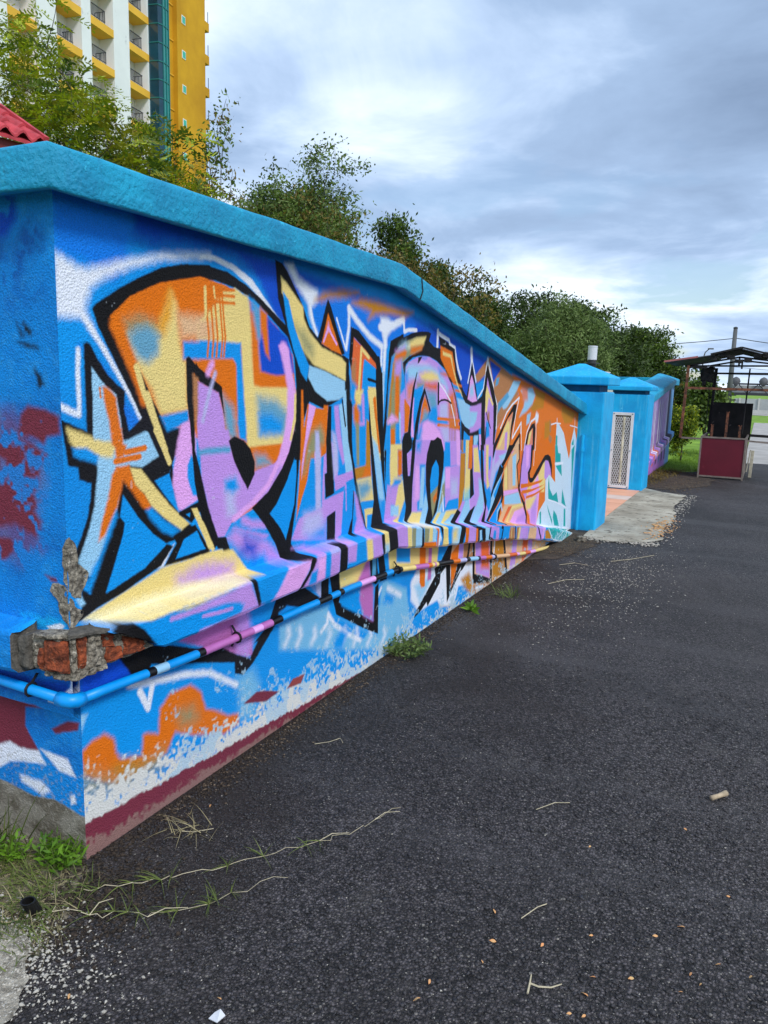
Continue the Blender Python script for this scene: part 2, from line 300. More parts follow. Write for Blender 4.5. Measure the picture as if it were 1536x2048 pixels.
# mural shapes in wall millimetres: colour, f=fill or s<radius>=stroke, softness, then along-wall/height pairs
PAINT="""D f 50 1872 2074 2702 2018 3289 1968 4116 1897 5621 1674 5781 1471 4602 1707 3854 1824 3503 1811 3241 1940 3016 1937 2854 1878 2760 1768 2651 1808 2565 1924 2407 1984 2157 1985 1965 1957 1879 1972
M f 30 1584 2046 1841 2067 1891 2019 1865 1896 1811 1830 1715 1860 1583 1882
D f 20 2500 1989 2684 1997 2704 1862 2760 1788 2704 1783 2598 1890
D f 30 4263 1881 4859 1798 5273 1716 5198 1507 4906 1440 4647 1694 4429 1775
M f 40 2892 1944 3291 1923 4049 1865 3866 1665 3303 1645 3023 1678
M f 20 1667 1628 1770 1559 1839 1467 1946 1368 1814 1374 1798 1499
N f 12 5075 1598 5272 1699 5385 1741 5939 1619 6202 1593 6101 1442 5872 1323 5616 1224 5503 1458 5318 1624 5145 1556
B f 10 5106 1545 5224 1573 5275 1569 5255 1481 5162 1438 5122 1492
D f 10 5380 1719 5653 1666 5534 1600 5486 1560 5439 1627
H f 20 5937 1631 6294 1588 7081 1478 8667 1244 8801 846 6664 988 5568 1061 5616 1224 5867 1347 6137 1479
H f 10 5794 1085 8657 911 8734 678 8495 316 8552 8 5474 506 5780 718 5827 899
G f 20 6620 1519 6970 1478 6946 1352 6737 1342 6616 1318 6508 1360 6667 1425
G f 20 7658 1355 8234 1272 8118 1177 7806 1180 7647 1278
O f 30 6964 1168 7442 1224 7584 927 6821 978
O f 20 6811 1024 7475 983 7549 591 7190 585 6734 678 6730 924
G f 20 7035 1215 7230 1230 7239 1083 7044 1064
N f 6 7206 1100 7316 1072 7339 1041 7288 1006 7204 1048
N f 10 7199 1239 7284 1192 7276 1111 7213 1129
L f 12 5988 1583 6183 1580 6088 1504 5843 1372 5765 1361 5721 1386 5879 1504
C f 12 5622 1411 5841 1492 5888 1456 5668 1363 5617 1329
C f 10 5553 1595 5626 1602 5598 1550 5527 1532
L f 20 6198 1505 6543 1532 6645 1465 6574 1392 6395 1329 6261 1307 6197 1289 6315 1376 6322 1453
X f 30 6215 1530 6397 1537 6421 1427 6284 1415
L f 15 6424 1302 6541 1319 6511 1233 6419 1217
W f 22 1583 1879 1623 1867 1665 1850 1705 1850 1847 1892 2029 1942 2263 1976 2263 1962 2028 1923 1892 1882 1767 1829 1716 1795 1702 1767 1690 1734 1699 1712 1728 1659 1698 1688 1678 1706 1639 1707 1583 1702
W f 6 2209 1964 2283 1973 2402 1957 2512 1919 2603 1855 2679 1799 2734 1768 2709 1774 2594 1833 2494 1894 2393 1936 2283 1956 2209 1950
W s9 8 1684 1711 1728 1659 1774 1600 1833 1523 1877 1459 1912 1396
W s8 6 1660 1615 1655 1537 1657 1465 1653 1429
W s10 8 1653 1427 1621 1438 1592 1450
W f 20 2741 2010 2797 2020 2840 1969 2916 1950 2996 1931 2997 1884 2946 1856 2947 1821 3001 1749 2989 1740 2930 1820 2918 1865 2862 1910 2809 1943 2772 1976
W s8 5 2935 1866 2959 1799 2995 1743
W s6 4 3168 1828 3209 1769 3257 1697
W s12 8 3264 1697 3286 1800 3283 1888
W s16 12 3283 1885 3367 1832 3500 1769 3641 1726
W s10 8 3640 1730 3639 1632
W f 20 3616 1872 3711 1873 3779 1850 3880 1880 3899 1867 3748 1813 3694 1774 3698 1592 3738 1229 3701 1158 3665 1591 3670 1773 3620 1811
W s18 12 3613 1821 3712 1828 3805 1855 3894 1883
W s11 6 3898 1880 3911 1819 3966 1833 4072 1837
W s20 20 3659 1818 3679 1746 3681 1596 3676 1427
W s15 6 4388 1855 4388 1759
W s12 6 4394 1844 4463 1829 4573 1812 4593 1785 4679 1770 4703 1718 4753 1641 4814 1580
W s20 12 4987 1772 5003 1704
W s9 5 4997 1695 4975 1626 4947 1556
W s9 5 5016 1696 5065 1628 5107 1562
W s18 12 5336 1723 5333 1690
W s8 4 5315 1695 5301 1624 5267 1514 5161 1449
W s12 5 5358 1696 5424 1610 5490 1537 5497 1492 5595 1399 5606 1224
G f 30 2974 1888 3042 1930 3214 1961 3374 1967 3241 1930 3115 1914 3032 1891
G f 30 3309 1909 3404 1944 3580 1946 3773 1934 4020 1932 3914 1897 3710 1894 3569 1881 3481 1847 3508 1889 3406 1900
K f 5 1680 1632 1693 1640 1706 1633 1733 1591 1771 1545 1807 1516 1840 1495 1835 1438 1853 1370 1924 1394 1968 1385 1991 1270 1825 1256 1638 1281 1585 1415 1604 1407 1681 1376
K f 5 1585 1415 1606 1287 1610 1276 1643 1270 1646 1233 1691 1217 1686 1172 1672 1115 1648 1064 1623 1022 1623 976 1663 929 1672 875 1641 899 1633 845 1663 815 1738 861 1811 964 1818 1049 1825 1075 1805 1102 1819 1165 1883 1084 1950 1018 2012 974 2065 979 2160 1003 2088 1064 2007 1147 1962 1198 2036 1215 2058 1270 2101 1333 2103 1400 1950 1440 1826 1348 1714 1337
L f 4 1707 1568 1733 1538 1759 1512 1803 1485 1817 1412 1828 1334 1935 1364 1973 1326 1991 1279 1707 1308 1704 1358 1708 1457
L f 6 1709 1403 1834 1339 1923 1365 1948 1359 1990 1282 1907 1249 1846 1259 1815 1214 1794 1132 1757 1050 1721 995 1691 936 1671 931 1629 983 1669 1060 1700 1145 1718 1257 1712 1304
Y f 12 1608 1389 1643 1377 1704 1356 1714 1345 1796 1328 1778 1286 1640 1323 1617 1359
Y f 12 1608 1383 1662 1365 1709 1348 1791 1337 1796 1315 1729 1309 1630 1334 1616 1351
B f 10 1625 1330 1681 1325 1723 1299 1716 1276 1659 1293 1629 1306
O f 8 1748 1510 1770 1506 1802 1476 1811 1413 1825 1335 1807 1312 1779 1329 1771 1401 1754 1456
O s4 3 1737 1505 1739 1477
O f 8 1778 1376 1821 1378 1825 1330 1840 1325 1827 1287 1794 1281 1791 1324
O s10 4 1836 1302 1921 1311
O s10 4 1792 1277 1896 1284
O f 8 1794 1259 1849 1261 1860 1227 1821 1213 1814 1183 1794 1132 1770 1096 1740 1049 1711 1032 1724 1082 1756 1164 1776 1235
O f 10 1846 1259 1880 1193 1916 1158 1947 1112 1933 1100 1908 1113 1855 1178 1821 1213
Y f 6 1852 1252 1903 1241 1955 1185 2040 1100 2134 1025 2090 1007 2005 1066 1947 1112 1916 1158 1874 1194
B f 12 1918 1102 1947 1108 2004 1057 2087 1010 2047 994 1990 1021 1939 1071
B f 12 1758 1076 1788 1120 1793 1097 1732 993 1672 877 1657 900 1686 954 1721 995
B f 4 1805 1096 1822 1162 1882 1082 1950 1016 2012 973 1934 926 1735 864 1788 978 1819 1049 1825 1075
K f 4 1718 1737 1732 1752 1821 1804 1903 1846 2015 1895 2128 1922 2262 1936 2295 1891 2092 1848 1800 1712 1836 1616 1903 1515 1926 1467 1968 1390 2044 1266 1991 1270 1918 1396 1866 1485 1817 1560 1740 1683
K f 4 2165 1923 2253 1933 2361 1927 2469 1896 2575 1852 2679 1799 2760 1761 2802 1719 2862 1660 2859 1515 2876 1196 2810 1201 2818 1399 2832 1515 2814 1641 2761 1717 2641 1785 2530 1842 2409 1874 2282 1888 2164 1882
O f 4 1787 1721 1872 1789 2007 1846 2208 1891 2347 1879 2499 1841 2687 1752 2800 1647 2830 1480 2817 1309 2711 1124 2567 1036 2308 974 2253 1282 2198 1322 2144 1342 2018 1382 1928 1499 1844 1607
Y f 20 1856 1675 1947 1711 1997 1702 2017 1739 2058 1822 2084 1794 2095 1682 2114 1605 2132 1592 2135 1427 1995 1416 1965 1489 1905 1558 1885 1605
J f 30 2024 1766 2052 1830 2071 1806 2049 1724 2015 1677 1990 1702
V f 40 1851 1708 1911 1730 1978 1718 1996 1676 1867 1672
E f 25 1864 1672 1897 1695 1946 1705 1999 1676 1994 1618 1942 1583 1894 1601 1872 1634
Z f 30 2090 1754 2233 1757 2259 1721 2259 1685 2109 1674 2096 1709
Y f 6 2246 1764 2332 1842 2406 1877 2493 1841 2506 1673 2519 1403 2549 1252 2499 1275 2473 1365 2451 1670 2259 1668 2205 1743
Y f 20 2199 1725 2317 1823 2315 1672 2198 1665
Z f 20 2192 1742 2288 1750 2287 1679 2190 1673
Y f 10 2328 1860 2486 1853 2516 1723 2525 1529 2567 1513 2763 1512 2827 1492 2829 1399 2809 1311 2746 1274 2485 1273 2467 1355 2450 1539 2442 1677 2351 1682 2344 1809
B f 12 2116 1663 2259 1673 2276 1606 2114 1605
B f 10 2204 1673 2442 1677 2450 1580 2476 1354 2476 1301 2432 1314 2415 1383 2408 1599 2391 1614 2203 1609
B f 20 2494 1849 2557 1819 2566 1726 2576 1621 2557 1567 2525 1723
D f 10 2603 1797 2680 1755 2761 1717 2793 1651 2815 1572 2682 1558 2576 1573 2557 1673
O f 14 2503 1794 2548 1808 2557 1673 2567 1567 2623 1557 2763 1554 2763 1520 2530 1518 2516 1618
C f 20 2521 1836 2566 1810 2566 1705 2548 1704 2521 1785
O f 12 2566 1820 2612 1798 2623 1676 2632 1623 2604 1643 2575 1727
O f 10 2203 1607 2391 1614 2412 1589 2419 1383 2398 1357 2340 1385 2325 1512 2247 1550
E f 30 2328 1482 2390 1435 2406 1383 2410 1305 2360 1323 2340 1385
E f 35 2548 1476 2683 1458 2765 1412 2766 1319 2567 1323 2553 1406
B f 30 2558 1405 2644 1403 2724 1367 2724 1321 2567 1323
O f 10 2485 1273 2746 1274 2726 1208 2512 1225
O f 12 2507 1274 2725 1274 2767 1257 2705 1198 2606 1195 2540 1195 2530 1245
E f 30 2530 1245 2606 1234 2645 1197 2540 1192
O s5 4 2236 1850 2240 1799 2253 1686 2244 1618
O s5 4 2263 1853 2266 1801 2279 1687 2271 1619
O s5 4 2286 1855 2289 1803 2303 1689 2294 1620
O s5 4 2313 1858 2317 1806 2331 1690 2322 1621
O s5 4 2328 1860 2333 1808 2347 1691 2338 1622
O s6 5 2229 1856 2297 1859 2401 1866
O s6 5 2229 1835 2297 1838 2401 1844
O s6 5 2228 1812 2297 1814 2401 1819
Y s4 4 2236 1861 2239 1761
Y s4 4 2282 1864 2289 1827
Y s6 5 2234 1856 2234 1818 2237 1767
O s22 12 1805 1696 1837 1641 1870 1583 1909 1515 1926 1467
Y s13 5 1893 1571 1927 1484 1968 1399 2012 1310
Y s10 4 1974 1367 2005 1315 2037 1255
K f 4 1911 1554 1922 1537 1958 1471 2001 1412 2030 1365 2054 1373 2095 1367 2105 1338 2078 1263 2012 1315 1957 1431
K f 4 2000 1366 2102 1362 2079 1301 2050 1246 2068 1125 2088 1064 2036 1210 2044 1252 2031 1295
Y s12 4 1939 1484 1975 1394 2018 1298
Y s11 4 1974 1367 2002 1320 2037 1255
B f 10 1995 1412 2135 1429 2142 1389 2081 1372 2030 1360
I f 10 2098 1379 2145 1395 2176 1341 2174 1233 2189 1123 2081 1082 2050 1174 2070 1294
I f 6 2102 1362 2152 1355 2150 1272 2128 1240 2126 1167 2177 1117 2192 1110 2095 1078 2074 1095 2057 1227 2086 1291
B f 6 2150 1272 2179 1231 2196 1119 2155 1124 2127 1191 2128 1235
B f 4 1972 1197 2032 1215 2055 1151 2064 1092 2014 1146
B f 4 2124 1059 2135 1047 2102 1059
K f 4 2081 1075 2199 1101 2206 1072 2145 1026 2081 1065
B f 3 2117 1062 2139 1064 2137 1047
K f 4 2051 994 2167 1017 2248 911 2247 895 2000 894 2064 965
B f 4 2175 993 2219 916 2059 909 2104 973
W f 8 2054 966 2029 937 1997 894 1966 896 2015 939
Y f 4 2146 1078 2176 1077 2213 1015 2267 918 2243 907 2205 976
K f 3 2129 1609 2144 1616 2202 1570 2328 1504 2322 1482 2201 1526 2170 1560 2170 1287 2209 1175 2239 1079 2307 925 2262 904 2214 989 2167 1161 2145 1377 2131 1465
K f 3 2180 1597 2195 1578 2224 1564 2325 1512 2328 1472 2341 1396 2316 1467 2301 1494 2172 1544
P f 6 2180 1534 2228 1517 2305 1489 2327 1426 2347 1332 2402 1233 2499 1126 2637 1173 2825 1309 2749 1185 2602 1052 2369 1023 2307 945 2264 1019 2223 1174 2184 1322
N f 10 2163 1555 2192 1541 2190 1426 2174 1363 2165 1450
P f 6 2198 1358 2364 1350 2388 1245 2475 1113 2530 1179 2685 1199 2746 1259 2808 1331 2747 1200 2626 1096 2530 1046 2395 1009 2335 943 2294 948 2240 1073 2203 1194
Q f 30 2346 1159 2405 1164 2422 1119 2396 1074 2413 1017 2353 1026 2337 1118
B f 20 2337 1160 2405 1164 2427 1124 2388 1107 2345 1122
C s12 12 2197 1277 2274 1279 2363 1276
Q s8 10 2214 1390 2246 1472 2286 1561
K f 4 2364 1309 2398 1325 2458 1306 2503 1269 2530 1218 2530 1168 2484 1109 2440 1166 2397 1228
I s12 12 2270 1595 2247 1560
I f 10 2695 1680 2730 1693 2771 1673 2783 1572 2805 1515 2797 1399 2777 1313 2726 1208 2768 1205 2819 1329 2827 1469 2821 1515 2783 1583
I s26 14 2731 1671 2762 1599 2789 1515 2786 1400 2766 1296 2726 1208
I s13 8 2766 1333 2715 1220 2626 1113 2512 1048 2395 1004
Y f 4 2816 1486 2833 1480 2829 1369 2798 1283 2782 1289 2813 1387
B f 8 2395 987 2521 1024 2578 971 2647 896 2730 804 2731 781 2660 782 2472 770 2430 770 2421 796 2377 854 2360 907 2335 943
P f 30 2344 931 2404 964 2466 932 2608 880 2688 824 2731 786 2719 774 2628 788 2598 829 2484 834 2378 914
P f 14 2395 966 2466 938 2607 891 2627 900 2493 939
P s16 16 2457 989 2512 964 2607 949
D f 50 2466 916 2549 878 2531 825 2439 859
K f 4 2819 1331 2874 1328 2855 1149 2836 994 2800 834 2839 789 2884 760 2896 745 2719 779 2678 855 2597 951 2512 1031 2626 1085 2726 1173 2778 1239
B f 4 2837 1232 2839 1133 2824 1007 2759 859 2719 914 2637 991 2687 1025 2769 1122
K f 4 2278 948 2344 942 2365 895 2412 803 2428 769 2402 767 2368 785 2322 897 2293 903
K f 4 2195 1195 2210 1158 2239 1053 2294 950 2277 900 2238 970 2208 1037 2193 1059
Y f 4 2193 1039 2215 1015 2277 906 2261 898 2238 934
B f 4 2191 957 2222 916 2191 916
K f 4 2191 916 2245 912 2237 903 2190 898
Y f 8 1636 803 1807 847 2000 894 2247 893 2384 886 2492 771 2354 769 2115 771 1843 753 1709 781
Y f 6 2190 898 2277 900 2322 897 2368 785 2397 768 2382 765 2094 765 1962 767 2043 885
P f 50 2068 840 2247 838 2383 826 2383 787 2246 795 2082 801
P f 50 2144 849 2236 845 2317 828 2309 808 2189 808
W3 f 30 1647 800 1805 806 1998 806 2236 783 2357 779 2325 773 2163 774 1900 776 1707 780
W3 f 30 2077 803 2261 782 2391 771 2377 765 2202 771 2047 778
K f 4 1671 870 1738 861 1908 908 2016 971 2047 958 1987 901 1807 847 1691 821 1636 801 1604 796 1638 839
L f 6 1616 871 1639 874 1652 849 1633 841
B f 10 1732 771 1821 759 1932 732 2155 729 2414 725 2455 645 2203 652 1972 636 1881 652 1790 742
Y f 20 1962 767 2094 765 2247 759 2167 752 2018 749
P f 16 2047 742 2136 750 2247 754 2382 765 2452 651 2331 652 2348 686 2247 712 2136 719
B f 12 2004 733 2136 719 2230 716 2322 698 2331 669 2246 658 2089 650 2016 656
P s7 6 2105 702 2198 692 2271 687
P s8 8 1940 736 2118 729
P s9 8 2089 647 2246 645 2447 647
K f 3 2393 769 2425 768 2471 649 2447 647
B f 10 2425 768 2677 764 2572 647 2471 647
I f 12 2665 766 2843 762 2827 728 2750 646 2543 646 2602 699
B f 20 2456 743 2611 743 2572 694 2466 679
K f 3 2842 765 2898 754 2891 721 2806 652 2739 640 2827 722
K f 4 2668 2015 2717 2009 2757 1980 2841 1896 2885 1845 2931 1774 3049 1705 3239 1664 3293 1647 3296 1583 3329 1452 3318 1386 3356 1159 3300 1163 3264 1388 3240 1466 3131 1435 3058 1418 2939 1450 2874 1338 2876 1196 2821 1201 2861 1398 2847 1573 2760 1739 2689 1869
K f 4 3085 1908 3117 1872 3183 1768 3252 1671 3213 1663 3001 1726 3023 1769
Y f 8 2709 1957 2758 1931 2820 1889 2880 1850 2886 1805 2932 1751 3037 1692 3226 1651 3264 1627 3264 1544 3126 1579 2969 1612 2856 1688 2780 1824 2718 1894
V f 50 2822 1771 2887 1748 2967 1694 2957 1647 2889 1667
B f 6 2723 1900 2769 1867 2812 1765 2889 1656 2935 1605 2914 1539 2869 1574 2814 1658 2760 1761
L f 6 2935 1607 3052 1590 3257 1543 3260 1479 3208 1457 3093 1451 2984 1498 2925 1557
O f 5 3090 1846 3132 1789 3219 1667 3123 1684 3037 1707
I s6 4 3055 1717 3093 1780 3172 1711
I f 12 3094 1804 3108 1769 3072 1748
K f 4 3307 1801 3383 1788 3613 1666 3649 1591 3695 1132 3613 1139 3577 1610 3415 1718 3343 1753 3323 1583 3293 1647
R f 6 3336 1752 3444 1706 3576 1637 3585 1610 3447 1653 3436 1586 3428 1458 3371 1452 3322 1452 3327 1649
B f 6 3455 1653 3577 1610 3580 1561 3504 1560 3510 1451 3523 1347 3448 1356 3440 1519
Y s10 6 3498 1665 3416 1705 3407 1585 3398 1485 3373 1419
N f 20 3315 1609 3362 1650 3368 1518 3329 1459
B f 20 3318 1551 3382 1518 3343 1446 3315 1459
K s8 4 3497 1557 3589 1544
K s16 3 3605 1659 3646 1520 3695 1132
K f 4 3585 1610 3657 1591 3703 1132 3644 1162 3595 1450
L s10 8 3673 1591 3695 1377 3709 1158
Y f 6 3499 1519 3583 1516 3617 1343 3660 1161 3597 1140 3541 1311
O s8 4 3570 1464 3601 1344 3641 1199
O f 6 2871 1501 2886 1501 2898 1342 2926 1441 2995 1423 3059 1416 3065 1434 3105 1430 3097 1266 3095 1212 3046 1195 2956 1199 2928 1099 2875 999 2840 925 2861 1086 2872 1279
I f 6 2938 1442 2995 1425 2965 1362 2918 1250 2879 1107 2883 1181 2911 1303
V f 30 2960 1320 3042 1343 3069 1295 3070 1261 3032 1243 3007 1211 2962 1208 2920 1149 2896 1128 2924 1244
B f 6 3008 1171 3046 1188 3095 1209 3101 1119 3082 1110 3078 997 3054 927 2888 937 2840 925 2886 1024 2934 1095 2976 1170
I f 10 2990 1223 3039 1219 3040 1172 2992 1176
Q f 12 2991 1319 3023 1317 3043 1202 3053 948 3007 954 2995 1172
P f 6 3072 1200 3099 1208 3101 1119 3081 1114 3085 992 3267 1013 3280 1041 3187 1022 3171 1088 3153 1194 3137 1264 3194 1226 3206 1098 3352 1106 3362 1069 3287 1058 3320 815 3189 783 3191 925 3108 912 3095 886 3061 898 3063 1064
P f 10 2806 848 2829 887 2864 934 2919 946 3014 953 3189 979 3191 925 3108 909 3105 797
B f 50 2927 861 3003 883 3102 874 3105 797 2953 823
Q f 40 2906 948 3053 948 3069 872 2965 844 2890 863
K f 4 3105 1430 3135 1428 3137 1264 3163 1124 3174 1013 3092 998 3081 1114 3101 1119 3090 1267
K f 4 3108 909 3187 926 3189 783 3112 795
B f 6 3135 1426 3173 1429 3205 1309 3285 1098 3206 1095 3194 1226 3164 1297 3136 1312
P f 10 3159 1427 3200 1432 3227 1294 3276 1156 3254 1147 3208 1225 3177 1310
Q f 20 3143 1308 3177 1296 3201 1226 3205 1120 3171 1088 3153 1194
L f 6 3204 1432 3235 1440 3268 1334 3290 1334 3276 1502 3254 1502 3242 1461 3273 1481 3301 1255 3360 1102 3285 1102 3251 1229
L f 5 3241 1464 3276 1502 3290 1327 3269 1327
K s6 3 3235 1454 3251 1398 3271 1331
P f 8 3185 1086 3352 1108 3362 1069 3180 1037
B f 5 3177 1020 3273 1034 3281 1026 3188 1015
B f 6 3310 1052 3370 1057 3380 1008 3366 964 3360 861 3342 826 3314 780 3247 780 3267 1013
P s5 3 3288 1040 3297 914
K f 6 3269 1502 3305 1502 3307 1457 3338 1432 3339 1325 3349 1180 3409 1049 3447 924 3525 782 3514 784 3441 872 3370 1057 3325 1218 3290 1327
K f 4 3365 1004 3377 993 3360 780 3314 780 3334 827 3359 865
B f 6 3378 974 3402 877 3366 774 3380 783
P f 15 3377 993 3413 959 3467 849 3504 779 3376 775 3411 853
B f 8 3309 1502 3364 1503 3354 1396 3382 1126 3342 1253 3337 1439
Y f 12 3364 1503 3449 1503 3421 1430 3375 1435 3358 1467
O f 20 3346 1417 3375 1438 3415 1394 3418 1340 3388 1315 3356 1353
P f 12 3427 1481 3458 1481 3482 1326 3419 1322 3410 1344 3449 1342
V f 12 3371 1352 3415 1329 3429 1126 3397 1128
B f 8 3457 1503 3496 1503 3517 1355 3489 1348 3493 1120 3425 1126 3415 1322 3474 1319
G f 8 3488 1356 3525 1343 3558 1057 3393 1056 3375 1115 3493 1120
O f 20 3493 1120 3551 1108 3558 1057 3456 1059
Y f 8 3397 1056 3558 1057 3595 928 3446 936 3428 987
E f 35 3410 1034 3522 1038 3565 998 3526 968 3454 946 3420 988
B f 6 3454 935 3595 924 3601 888 3497 891
Y f 6 3489 892 3601 888 3608 852 3523 856 3525 782 3510 804
B f 6 3528 855 3599 851 3563 778 3549 763 3502 769 3525 782
Y f 8 3492 1503 3586 1503 3606 1314 3658 1165 3661 1125 3600 1130 3571 1202 3539 1317
O f 6 3572 1473 3589 1466 3612 1352 3658 1173 3640 1174 3598 1314 3556 1455
L f 12 3559 1263 3621 1214 3660 1133 3695 996 3772 783 3725 807 3644 962 3591 1139
B f 15 3673 919 3727 912 3771 784 3706 779
K f 5 3511 1459 3550 1279 3603 1084 3646 930 3710 781 3661 768 3640 748 3567 778 3595 928 3548 1165 3519 1318
K f 4 3591 1503 3663 1503 3698 1233 3722 993 3779 823 3736 911 3681 1077 3645 1235 3612 1352
K f 3 3698 1503 3724 1503 3730 1152 3731 992 3705 1193
B f 10 3696 1714 3756 1761 3749 1632 3739 1183 3700 1186 3681 1358 3683 1563
K f 4 3744 1760 3900 1807 3905 1789 4020 1819 4145 1836 4250 1841 4285 1833 4259 1790 4337 1760 4440 1754 4406 1825 4508 1808 4575 1792 4576 1784 4680 1762 4707 1681 4744 1620 4866 1504 4934 1465 5054 1425 5242 1432 5247 1400 5059 1394 4901 1427 4766 1537 4648 1553 4727 1475 4832 1299 4881 1107 4862 1108 4780 1326 4689 1496 4528 1631 4375 1682 4254 1700 4121 1698 4031 1684 3947 1645 3938 1584 3964 1430 3938 1531 3907 1608 3899 1650 4003 1697 4155 1736 3986 1689 3861 1656 3763 1660 3748 1529 3717 1288 3700 1186 3653 1189 3691 1324 3711 1495 3724 1648 3728 1699
V f 6 3762 1676 3855 1739 3962 1776 4075 1801 4209 1811 4155 1733 3986 1693 3903 1654 3938 1531 3967 1437 3947 1423 3915 1171 3731 1183 3730 1322 3740 1529
Y f 16 3947 1744 4006 1772 4084 1796 4209 1810 4180 1763 4080 1747 3966 1731
L f 40 3855 1732 3937 1761 3973 1745 3906 1721
P f 30 3808 1706 3922 1742 3914 1728 3841 1697
O f 20 4009 1740 4171 1761 4155 1736 4064 1714 4003 1704
O f 16 3790 1667 3817 1692 3923 1722 3950 1712 3935 1687 3852 1670 3804 1644
B f 12 3762 1676 3800 1695 3787 1654 3756 1529 3739 1426 3723 1364 3732 1529
G f 12 3780 1650 3805 1634 3802 1564 3774 1495 3773 1391 3752 1356 3753 1460 3769 1564
P f 30 3812 1654 3885 1667 3898 1615 3867 1579 3818 1565 3807 1606
O f 14 3817 1582 3858 1579 3877 1442 3868 1335 3827 1333 3817 1460
B f 14 3886 1657 3936 1566 3957 1459 3910 1459 3883 1477 3892 1583
P f 15 3883 1477 3940 1509 3962 1448 3938 1423 3950 1271 3912 1207 3884 1353
I f 20 3729 1336 3783 1377 3876 1338 3794 1324 3739 1315
B f 10 3727 1316 3770 1321 3778 1215 3731 1183
B f 15 3836 1318 3885 1331 3903 1207 3844 1211
L s9 6 3886 1374 3904 1215
O f 10 3776 1293 3825 1294 3835 1211 3782 1215
O f 8 3940 1452 4015 1455 4020 1385 4003 1268 3955 1263
P f 6 3948 1631 3980 1657 4085 1686 4158 1696 4274 1697 4397 1671 4518 1623 4637 1549 4732 1433 4808 1300 4856 1109 4132 1157 4156 1307 4309 1340 4325 1379 4223 1514 4158 1495 4064 1513 4028 1404 3963 1445 3939 1574
M f 20 4159 1692 4235 1688 4198 1675 4160 1681
I f 30 4132 1673 4238 1662 4259 1647 4125 1650
L f 30 3949 1617 3981 1642 4089 1646 4278 1648 4402 1620 4491 1583 4572 1536 4612 1475 4541 1516 4429 1562 4385 1593 4223 1616 4129 1606 4114 1569 4059 1568 3979 1567
B f 25 3938 1591 3976 1603 3981 1546 3956 1531
Y f 25 4140 1592 4223 1610 4321 1615 4405 1597 4439 1566 4328 1553 4219 1552 4171 1563
X f 30 3973 1531 4060 1554 4056 1495 4024 1444 3980 1444
V f 40 4106 1547 4210 1552 4231 1526 4177 1495 4102 1488
R f 30 4229 1548 4410 1546 4415 1495 4293 1503 4222 1526
E f 40 4234 1503 4396 1488 4424 1416 4401 1338 4291 1317 4325 1379
B f 20 4333 1398 4415 1405 4442 1344 4608 1319 4612 1286 4436 1296 4290 1325
B f 12 4064 1506 4202 1533 4180 1465 4113 1372 4078 1347 4037 1403
I f 8 4059 1466 4073 1458 4069 1347 4088 1234 4051 1236 4032 1348
B f 30 4421 1636 4486 1622 4521 1603 4446 1602
O f 20 4456 1606 4541 1612 4599 1589 4533 1592
I f 20 4437 1539 4540 1528 4595 1434 4550 1439 4484 1448 4448 1432
Q f 20 4466 1420 4596 1426 4629 1331 4475 1331
O f 50 4601 1475 4689 1496 4780 1326 4630 1323
O s10 6 4443 1331 4563 1323 4819 1304
O s10 6 4448 1291 4568 1281 4825 1261
O f 20 4630 1318 4794 1313 4827 1243 4637 1264
N s4 4 4618 1422 4635 1331 4657 1184
N s4 4 4647 1421 4663 1330 4686 1182
N s4 4 4675 1421 4692 1329 4716 1181
N s4 4 4704 1421 4721 1328 4745 1179
N s4 4 4727 1420 4745 1328 4769 1178
W s6 4 4430 1554 4543 1499 4639 1438 4721 1328 4745 1277
K s12 3 4431 1543 4439 1424
K s6 3 4439 1426 4485 1442 4549 1445 4606 1436 4658 1421
K f 4 4112 1690 4168 1696 4124 1658 4106 1654
K f 4 4097 1606 4106 1602 4073 1514 4055 1403 4045 1311 4040 1251 4062 1217 4055 1183 4021 1164 3932 1170 3936 1235 3959 1263 4003 1268 4020 1385 4046 1513
K f 4 4218 1520 4325 1383 4306 1371 4284 1341 4300 1379 4226 1484 4184 1420 4146 1307 4132 1157 4075 1161 4100 1309 4153 1439
O f 10 4226 1476 4299 1383 4286 1368 4193 1321 4165 1306 4185 1401
E f 30 4225 1389 4286 1372 4269 1334 4193 1321
I f 12 4153 1231 4232 1312 4291 1321 4374 1299 4484 1246 4558 1169 4574 1127 4328 1144 4132 1157
B f 30 4134 1239 4194 1305 4207 1266 4150 1158 4132 1157
Q f 30 4492 1274 4625 1269 4646 1184 4580 1167
B f 10 4579 1176 4636 1172 4642 1123 4585 1127
I f 10 4767 1242 4833 1239 4862 1108 4795 1113
K f 4 4445 1218 4511 1200 4563 1128 4328 1144 4364 1188
B f 6 3728 1238 3776 1235 3793 987 3760 990
Y f 10 3782 1210 3844 1210 3925 1205 3927 1172 3876 1175 3887 1025 3944 1019 3946 989 3859 1005 3794 976 3778 1093
O f 8 3780 1235 3842 1231 3831 1210 3782 1213
B f 10 3842 1231 3902 1228 3903 1206 3844 1210
O f 12 3876 1175 3932 1168 3942 1034 3909 1023 3886 1032
B f 30 3841 1011 3936 1005 3930 972 3843 981
P f 20 3794 976 3899 975 3908 855 3793 874
Y f 12 3899 975 3954 996 3994 886 3896 753 3829 767
P f 10 3756 991 3798 975 3809 813 3908 795 3790 768 3724 778
L f 12 3805 869 3908 855 3912 798 3809 813
B f 10 3980 831 4022 810 3957 746 3915 753
L f 10 4018 802 4069 795 3989 738 3957 746
K f 4 3928 1227 4066 1219 4065 1174 4013 1147 4000 1145 4024 1015 4089 1005 4093 792 4023 802 3989 886 3946 1041
P f 5 4000 1145 4066 1163 4063 1087 4047 1015 4024 1015
K f 4 4071 1219 4126 1216 4109 1091 4093 951 4093 792 4017 734 3984 739 4052 1009
